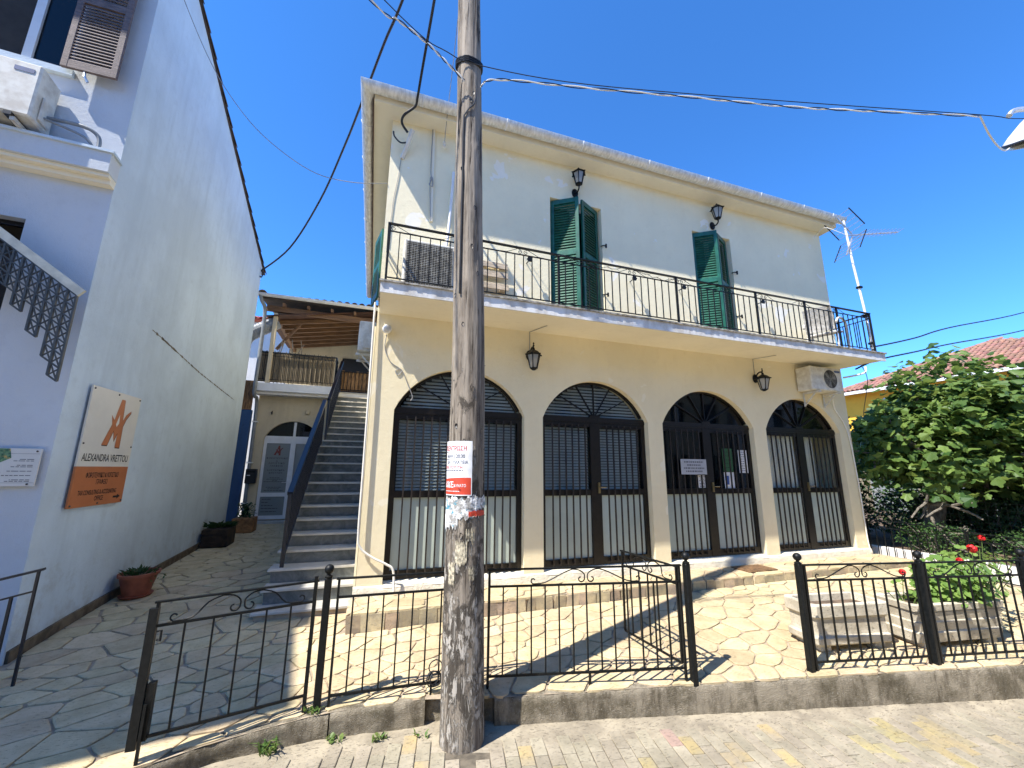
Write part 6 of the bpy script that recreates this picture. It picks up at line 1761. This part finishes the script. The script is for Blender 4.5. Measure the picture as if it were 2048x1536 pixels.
# neighbouring greenery behind
def shrub(name, label, c, rad, n, mat, ls, cat='shrub', lobed=False):
    t = thing(name, label, cat, (c[0],c[1],c[2]-rad[2])); m = MB(); q = MB()
    for i in range(n):
        d = rv(.15); b = 1+.25*mnoise.noise(d*2.2+Vector(c))
        p = Vector(c)+Vector((d.x*rad[0],d.y*rad[1],d.z*rad[2]))*b*(rnd()**.4)
        if lobed: leaf_fan(m, p, d+Vector((0,0,.6))+rv()*.5, ls*U(.7,1.3), 5, .4, .1)
        else: small_leaf(m, p, rv(.1), d+rv()*.5, ls*U(.7,1.4), ls*.28)
        if i % 60 == 0: q.tube([(c[0],c[1],c[2]-rad[2]), p], .012, 5, False)
    obj('foliage', m, MT[mat], t); obj('stems', q, MT['bark'], t)
random.seed(51)
shrub('shrub', 'small leafy shrub at the foot of the fig tree', (9.95,5.0,.22), (.30,.75,.34), 1500, 'bush_leaf', .05)
shrub('shrub', 'dark shrub behind the side fence right of the fig trunk', (10.3,3.7,.15), (.45,.9,.35), 2000, 'bush_leaf', .06)
shrub('shrub', 'dense dark hedge far behind the fig tree', (14.5,6.0,.7), (1.2,3.2,1.1), 5200, 'bush_leaf', .12)
shrub('shrub', 'second fig thicket behind the fig tree on the right', (13.3,4.1,1.3), (1.4,1.3,1.3), 1100, 'fig_leaf', .16, 'shrub', True)
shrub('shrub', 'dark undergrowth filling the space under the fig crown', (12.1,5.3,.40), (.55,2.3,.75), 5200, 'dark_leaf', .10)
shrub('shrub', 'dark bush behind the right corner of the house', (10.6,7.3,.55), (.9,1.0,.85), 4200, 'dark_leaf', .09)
# wire mesh behind the fence
q = MB()
for i in range(26): q.bar((9.72,2.6+.12*i,.0),(9.72,2.6+.12*i,.95), .0022)
for k in range(9): q.bar((9.72,2.6,.05+.11*k),(9.72,5.6,.05+.11*k), .0022)
obj('wire_mesh', q, MT['iron'], label='thin wire mesh netting behind the side fence', cat='netting')

# weeds along the kerb
def weed(label, c, n, L, dry=False):
    t = thing('weed', label, 'weed', c); m = MB()
    for i in range(n):
        a = U(0,6.28); p = Vector(c)+Vector((U(-.05,.05),U(-.03,.03),0)); d = Vector((math.cos(a)*.55,math.sin(a)*.55-.1,1)); l = L*U(.5,1.2); w = U(.004,.007)
        s = d.cross(Vector((0,0,1))).normalized(); e = p+d.normalized()*l*.6; f = e+Vector((d.x,d.y,.1)).normalized()*l*.4
        m.add([p-s*w,p+s*w,e+s*w*.8,e-s*w*.8,f], [(0,1,2,3),(3,2,4)])
    for i in range(n//2):
        a = U(0,6.28); p = Vector(c)+Vector((math.cos(a)*U(.02,.07),math.sin(a)*U(.01,.04),U(.02,L*.6))); leaf_fan(m, p, rv(.8), U(.02,.04), 3, .2, .1)
    obj('blades', m, MT['grass'], t)
random.seed(61)
def kz(x, y): return gs(x)
weed('tall grassy weed at the foot of the kerb', (-.52,3.60,kz(-.52,0)), 26, .16); weed('small round leafy weed at the kerb', (-.10,3.62,kz(-.1,0)), 12, .07)
weed('thin dry weed between pavers and kerb', (.20,3.56,kz(.2,0)), 14, .07); weed('tiny weed growing at the foot of the fence post', (-.27,3.69,-.35), 16, .06)
weed('single sprout left of the pole', (.50,3.50,kz(.5,0)), 6, .06)

# ================================================================== FAR HOUSES
yh = thing('yellow_house', 'yellow house with terracotta tiled roof behind the fig tree', 'house', (24,12,0))
m = MB(); m.box(24,8.6,-1,31,14.9,5.45); obj('wall', m, MT['far_yellow'], yh)
obj('grey_wall', MB().box(24.05,5.3,-1,31,8.595,5.4), MT['far_white'], yh)
AP = Vector((27.2,10.1,7.45)); E0, E1, EX, EZ = 4.9, 15.2, 23.4, 5.52
m = MB().add([(EX,E0,EZ),(31.2,E0,EZ),(31.2,E1,EZ),(EX,E1,EZ),tuple(AP)], [(0,1,4),(1,2,4),(2,3,4),(3,0,4),(3,2,1,0)])
yr = obj('roof', m, MT['tile'], yh)
tmy, _ = mesh_of(half_tile(.44,.105,.085,6,.02), 'roof_tile', MT['tile'], 40, False)
slope = math.atan2(AP.z-EZ, AP.x-EX); SL = math.hypot(AP.z-EZ, AP.x-EX); count = 0; farq = MB()
rows = []
k = 0
while k*.37 < SL-.2:
    t = k*.37/SL; ya = E0+(AP.y-E0)*t; yb = E1+(AP.y-E1)*t; y = ya+.12
    while y < yb-.05: rows.append((k, y, t)); y += .215
    k += 1
for k, y, t in rows:
    M4 = T(EX-.03+(AP.x-EX)*t, y, EZ-.01+(AP.z-EZ)*t+.012) @ RZ(R(-90)) @ Matrix.Rotation(slope,4,'X')
    if count < 290: inst('roof_tile', tmy, M4, yr); count += 1
    else: b_ = half_tile(.44,.105,.085,6,.02).xf(M4); farq.add(b_.v, b_.f)
if farq.v: obj('upper_roof_tiles', farq, MT['tile'], yr, kind='stuff')
for (xa, ya) in ((EX,E0),(EX,E1)):
    d = AP-Vector((xa,ya,EZ)); L = d.length; az = math.atan2(-d.x,d.y); el = math.asin(d.z/L); k = 0
    while k*.4 < L:
        p_ = Vector((xa,ya,EZ))+d*(k*.4/L); inst('hip_tile', tmy, T(p_.x,p_.y,p_.z+.03) @ RZ(az) @ Matrix.Rotation(el,4,'X') @ Matrix.Scale(1.2,4), yr); k += 1
obj('eave_gutter', MB().box(23.30,4.85,5.36,23.42,15.3,5.50), MT['white'], yh)
for y in (9.6,11.4,13.2):
    w_ = obj('window', MB().box(23.95,y,2.2,24.02,y+1.0,3.9), MT['green'], yh); obj('pane', MB().box(23.94,y+.1,2.3,23.949,y+.9,3.8), MT['glass_dark'], w_)
obj('wall_lamp', MB().lathe([(.03,0),(.22,-.12),(.20,-.12)], (23.8,12.9,5.05), 12), MT['white'], yh)
ob = thing('outbuilding', 'low grey outbuilding glimpsed through the lower fig leaves', 'outbuilding', (19.5,9,-.5))
obj('wall', MB().box(19,4.5,-1,22,12.6,2.5), MT['concrete'], ob); obj('roof', MB().box(18.7,4.2,2.51,22.3,12.9,2.65), MT['grey_pipe'], ob)
for y in (5.4,7.6,9.8): obj('door', MB().box(18.95,y,-.9,18.998,y+1.5,1.6), MT['grey_pipe'], ob)
gh = thing('grey_far_house', 'low pale house glimpsed between the fig branches', 'house', (18,14,0))
obj('wall', MB().box(15,13,-1,23,20,2.7), MT['far_white'], gh); obj('roof', MB().add([(14.7,12.7,2.7),(23.3,12.7,2.7),(23.3,20.3,2.7),(14.7,20.3,2.7),(17,16.5,4),(21,16.5,4)], [(0,1,5,4),(1,2,5),(2,3,4,5),(3,0,4),(3,2,1,0)]), MT['tile'], gh)
for x in (15.8,18.2,20.6): obj('window', MB().box(x,12.96,.6,x+1,13.0,1.9), MT['grey_pipe'], gh)

# ================================================================== HOUSES ACROSS THE STREET (behind the viewer)
random.seed(71)
for i, (x0, x1, h, mt, lab) in enumerate(((-15,-3,7.4,'far_white','white house across the street on the left'),(-2.2,7,8.4,'orange_wall','ochre house across the street opposite'),(8,20,8.6,'orange_wall','tall ochre house across the street on the right'),(20.6,36,8.2,'far_white','long white house across the street at the far right'))):
    t = thing('opposite_house', lab, 'house', ((x0+x1)/2,-8,-.9))
    m = MB(); hol = []
    n = int((x1-x0)/2.4)
    for k in range(n):
        u = x0+.7+k*2.4
        hol += [(u,u+1.0,3.9,5.3),(u,u+1.0,.2,2.3)]
    wall_holes(m, lambda u,z,d: (u,-7.5-d,z), x0, x1, -1, h, hol, .25); m.box(x0,-14,-1,x1,-8.0,h-.01)
    obj('wall', m, MT[mt], t)
    obj('roof', MB().add([(x0-.3,-7.1,h),(x1+.3,-7.1,h),(x1+.3,-14.3,h),(x0-.3,-14.3,h),(x0+3,-10.7,h+1.4),(x1-3,-10.7,h+1.4)], [(1,0,4,5),(2,1,5),(3,2,5,4),(0,3,4),(0,1,2,3)]), MT['tile'], t)
    for a, b, c, d in hol: obj('window', MB().box(a,-7.7,c,b,-7.66,d), MT['glass_dark'], t)
